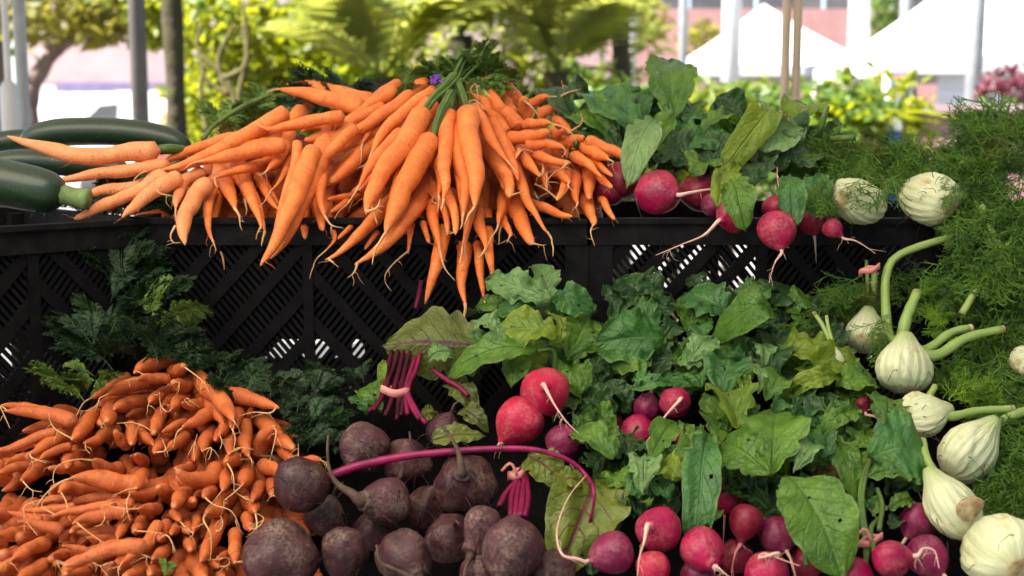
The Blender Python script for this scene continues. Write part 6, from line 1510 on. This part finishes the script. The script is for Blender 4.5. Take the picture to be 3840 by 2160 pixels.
van(215, 22, 'white van parked under the purple band, seen above the zucchinis', 'van')
van(470, 21, 'white van with red and orange panels between grey post and trunk', 'van')
v2 = [o for o in COL.objects if o.name.startswith('van.')][0]
mb = MB(); a, b = at(372, 300, 19.9), at(425, 250, 19.9); mb.box((a.x, v2.location.y - .83, .75), (b.x + .3, v2.location.y - .81, 1.15)); mb.build('side_panel', M['red'], v2, False)
mb = MB(); mb.box((a.x + .12, v2.location.y - .85, 1.2), (a.x + .3, v2.location.y - .82, 1.5)); mb.build('side_panel', M['orange'], v2, False)
# planter wall, bollard, sign
a, b = at(2236, 283, 7), at(2760, 283, 7); t = empty('planter_wall', ((a.x + b.x) / 2, a.y, 0), 'low pink brick planter wall at the right, pale coping on top', 'wall')
mb = MB(); mb.box((a.x, a.y, 0), (b.x, a.y + .3, a.z)); mb.build('brickwork', M['pink_brick'], t, False)
mb = MB(); zt = at(0, 262, 7).z; mb.box((a.x - .03, a.y - .04, a.z + .002), (b.x, a.y + .34, zt)); mb.build('coping', M['pale_wall'], t, False)
p = at(2246, 352, 5.4); t = empty('bollard', (p.x, p.y, 0), 'dark bollard with a white cap before the planter wall', 'bollard')
mb = MB(); zb = at(0, 328, 5.4).z; mb.tube([(p.x, p.y, .003), (p.x, p.y, zb)], .03, 14); mb.build('post', M['blue'], t)
mb = MB(); mb.tube([(p.x, p.y, zb), (p.x, p.y, zb + .02), (p.x, p.y, zb + .04), (p.x, p.y, zb + .05)], [.036, .038, .03, .01], 14); mb.build('cap', M['van'], t)
a, b = at(2242, 222, 11), at(2300, 182, 11); t = empty('sign', ((a.x + b.x) / 2, a.y, 0), 'blue sign board with a small pale panel under the right tent', 'sign')
mb = MB(); mb.box((a.x, a.y, a.z), (b.x, a.y + .03, b.z)); mb.build('board', M['blue'], t, False)
w = b.x - a.x; h = b.z - a.z; mb = MB(); mb.box((a.x + w * .12, a.y - .012, a.z + h * .52), (a.x + w * .62, a.y - .002, a.z + h * .82)); mb.build('panel', M['orange'], t, False)
for f in (.1, .9): mb = MB(); mb.tube([(a.x + w * f, a.y + .05, .003), (a.x + w * f, a.y + .05, b.z)], .02, 8); mb.build('leg', M['pole_steel'], t)
# trees
def trunk(parent, pts, r0, r1, mat, name='trunk'):
    pp = spline(pts, 24); mb = MB(); mb.tube(pp, [(r0 + (r1 - r0) * i / 23) * (1 + .10 * math.sin(i * 1.7)) for i in range(24)], 12)
    o = mb.build(name, M[mat], parent); return o
p = at(445, 320, 5.0); t = empty('tree', (p.x, p.y, 0), 'mossy straight trunk left of the lime bush', 'tree')
trunk(t, [(p.x + .02, p.y, 0), (p.x, p.y, 1), (p.x, p.y, 1.5), (p.x - .01, p.y, 2.2), (p.x, p.y, 3.2)], .043, .039, 'bark')
foliage('crown', t, [(at(480, -30, 6.9), (.60, .4, .20), 420), (at(395, 20, 6.6), (.13, .15, .19), 260), (at(385, 95, 6.6), (.07, .1, .06), 60)], 'lime', .085)
p = at(-8, 320, 8); t = empty('tree', (p.x, p.y, 0), 'grey-brown tree at the left edge with a limb rising rightward', 'tree')
trunk(t, [(p.x, p.y, 0), (p.x, p.y, 1.2), (p.x + .02, p.y, 2.2), (p.x, p.y, 3)], .085, .06, 'bark_grey')
trunk(t, [at(75, 330, 8), at(78, 235, 8), at(108, 170, 8), at(150, 118, 8), at(230, 78, 8), at(330, 40, 8)], .062, .028, 'bark_grey', 'limb')
trunk(t, [at(150, 118, 8), at(140, 60, 8), at(170, -20, 8)], .03, .02, 'bark_grey', 'limb')
trunk(t, [at(76, 332, 8), Vector((at(76, 332, 8).x, p.y, .8)), Vector((at(70, 332, 8).x, p.y, 0))], .065, .09, 'bark_grey', 'limb')
foliage('crown', t, [(at(150, 10, 8), (.75, .6, .26), 800), (at(300, 40, 8), (.28, .3, .20), 240), (at(60, 30, 8.3), (.5, .5, .3), 350)], 'olive', .11)
t = empty('shrub', (at(575, 320, 5.2).x, 5.2, 0), 'lime bush with crooked dark stems behind the bright carrot top', 'shrub')
for pts in ([(600, 360), (590, 280), (575, 240), (520, 200), (500, 120)], [(605, 300), (570, 200), (500, 130), (505, 60)], [(610, 330), (600, 250), (622, 120), (610, 0)], [(575, 240), (550, 150), (590, 60)], [(520, 330), (505, 230), (515, 160)], [(560, 200), (620, 160), (610, 60)]):
    trunk(t, [at(x, y, 5.2) for x, y in pts], .014, .007, 'bark_olive', 'stem')
foliage('leaves', t, [(at(560, 60, 5.6), (.22, .3, .18), 420), (at(545, 290, 5.6), (.18, .3, .18), 400), (at(640, 230, 5.8), (.20, .3, .22), 500), (at(490, 200, 5.8), (.06, .2, .3), 160)], 'lime', .075)
p = at(760, 340, 6.5); t = empty('shrub', (p.x, p.y, 0), 'lush yellow-green bush left of the tied carrot tops', 'shrub')
foliage('leaves', t, [(at(680, 170, 6.6), (.30, .35, .28), 900), (at(790, 120, 6.8), (.34, .35, .24), 900), (at(860, 180, 6.5), (.28, .3, .26), 600), (at(720, 280, 6.4), (.6, .4, .25), 1000)], 'lime', .13, 2.6)
long_leaves('leaves', t, at(730, 280, 6.2), 46, .62, .06, 'lime', 1.0)
long_leaves('leaves', t, at(830, 250, 6.3), 36, .6, .06, 'green', .9)
for i, (x, y, d, n, L, lab) in enumerate(((960, 200, 5.6, 12, 1.05, 'feathery palm right behind the tied carrot tops'), (1160, 90, 6.4, 12, 1.1, 'tall feathery palm at the top centre'), (1400, 180, 6.0, 12, 1.0, 'pale palm leaning over behind the heap\'s right shoulder'), (1560, 60, 7.2, 10, 1.0, 'pale palm at the top beside the thin column'), (820, 40, 7.4, 11, 1.0, 'light green palm above the lush bush'), (1290, 0, 8.2, 11, 1.1, 'far palm whose fronds cross the top edge'))):
    p = at(x, y, d); t = empty('palm', (p.x, p.y, 0), lab, 'palm', 'palms behind the stall')
    trunk(t, [(p.x, p.y, 0), (p.x + .03, p.y, p.z * .5), (p.x, p.y, p.z)], .07, .055, 'bark')
    long_leaves('fronds', t, p, n, L, .30, 'pale_frond' if i % 2 == 0 or i == 3 else 'lime', 1.7, .75, 34)
    foliage('leaflets', t, [(p + Vector((rb.uniform(-.2, .2), .3, -.15)), (.5, .4, .38), 230)], ('lime', 'pale_frond')[i % 2], .14, 4)
for i, (x, y, d, n, mat, lab) in enumerate(((1340, 280, 6.4, 40, 'lime', 'soft lime bush behind the right end of the carrot heap'), (1450, 230, 7.2, 40, 'green', 'green bush farther back behind the carrot heap\'s right end'), (1530, 300, 5.6, 34, 'green', 'green bushy plant behind the tallest radish leaf'), (1700, 290, 5.5, 40, 'green', 'leafy green plant below the first tent'), (1840, 290, 5.4, 44, 'lime', 'yellow-green strap-leaved plant left of the tan leg'), (2080, 290, 5.4, 44, 'lime', 'yellow-green strap-leaved plant right of the tan leg'), (2180, 270, 5.7, 40, 'lime', 'tall yellow plant before the white column'), (1960, 310, 5.2, 30, 'green', 'dark green plant at the foot of the tan leg'))):
    p = at(x, y, d); t = empty('garden_plant', (p.x, p.y, 0), lab, 'plant', 'garden plants behind the stall')
    trunk(t, [(p.x, p.y, 0), (p.x, p.y, p.z - .05)], .03, .025, 'bark', 'stem')
    long_leaves('leaves', t, p - Vector((0, 0, .12)), n, .46, .06, mat, 1.1)
    foliage('leaves', t, [(p, (.30, .3, .17), 260), (p - Vector((0, 0, .18)), (.34, .3, .18), 320)], 'green' if i % 2 else mat, .09, 2.5)
p = at(2540, 250, 8); t = empty('flower_bush', (p.x, p.y, 0), 'bush of red flowers at the right edge behind the fennel spray', 'flowers')
trunk(t, [(p.x, p.y, 0), (p.x, p.y, p.z - .1)], .03, .02, 'bark', 'stem')
foliage('blossoms', t, [(at(2515, 210, 8), (.13, .2, .1), 100), (at(2570, 220, 8), (.14, .2, .14), 120)], 'flower', .06, 1.3)
foliage('leaves', t, [(at(2540, 280, 8), (.25, .2, .12), 130)], 'green', .08)
p = at(2300, 120, 16); t = empty('tree', (p.x, p.y, 0), 'small green tree showing between the tent roofs', 'tree')
trunk(t, [(p.x, p.y, 0), (p.x, p.y, p.z)], .07, .05, 'bark'); foliage('crown', t, [(at(2300, 130, 16), (.55, .5, .35), 420), (at(2240, 20, 16), (.3, .4, .6), 260)], 'green', .16)
p = at(1640, 130, 19); t = empty('tree', (p.x, p.y, 0), 'reddish brown small tree left of the first tent', 'tree')
trunk(t, [(p.x, p.y, 0), (p.x, p.y, p.z)], .07, .05, 'bark'); foliage('crown', t, [(at(1600, 40, 19), (.5, .5, .45), 360), (at(1770, 110, 21), (.4, .4, .4), 250)], 'olive', .18)
# ------------------------------------------------------------------ light
SUN_EL, SUN_AZ = R(54), R(-112)         # azimuth from +Y towards +X: from the left, a little in front
sd = Vector((math.sin(SUN_AZ) * math.cos(SUN_EL), math.cos(SUN_AZ) * math.cos(SUN_EL), math.sin(SUN_EL)))
sl = bpy.data.lights.new('sun', 'SUN'); so = bpy.data.objects.new('sun', sl); COL.objects.link(so)
sl.energy = 4.6; sl.angle = R(.53); sl.color = (1, .95, .87)
so.rotation_euler = (-sd).to_track_quat('-Z', 'Y').to_euler(); so.location = (0, 0, 10)
w = bpy.data.worlds.new('World'); scene.world = w; w.use_nodes = True
sky = w.node_tree.nodes.new('ShaderNodeTexSky'); sky.sky_type = 'NISHITA'; sky.sun_disc = False
sky.sun_elevation = SUN_EL; sky.sun_rotation = SUN_AZ
bgn = w.node_tree.nodes['Background']; bgn.inputs[1].default_value = .05
w.node_tree.links.new(sky.outputs[0], bgn.inputs[0])
vs = scene.view_settings; vs.view_transform = 'Standard'; vs.look = 'None'; vs.gamma = 1; vs.use_curve_mapping = False
vs.exposure = 2.8
scene.cycles.max_bounces = 8; scene.cycles.diffuse_bounces = 4; scene.cycles.use_denoising = True
scene.cycles.sample_clamp_indirect = 6
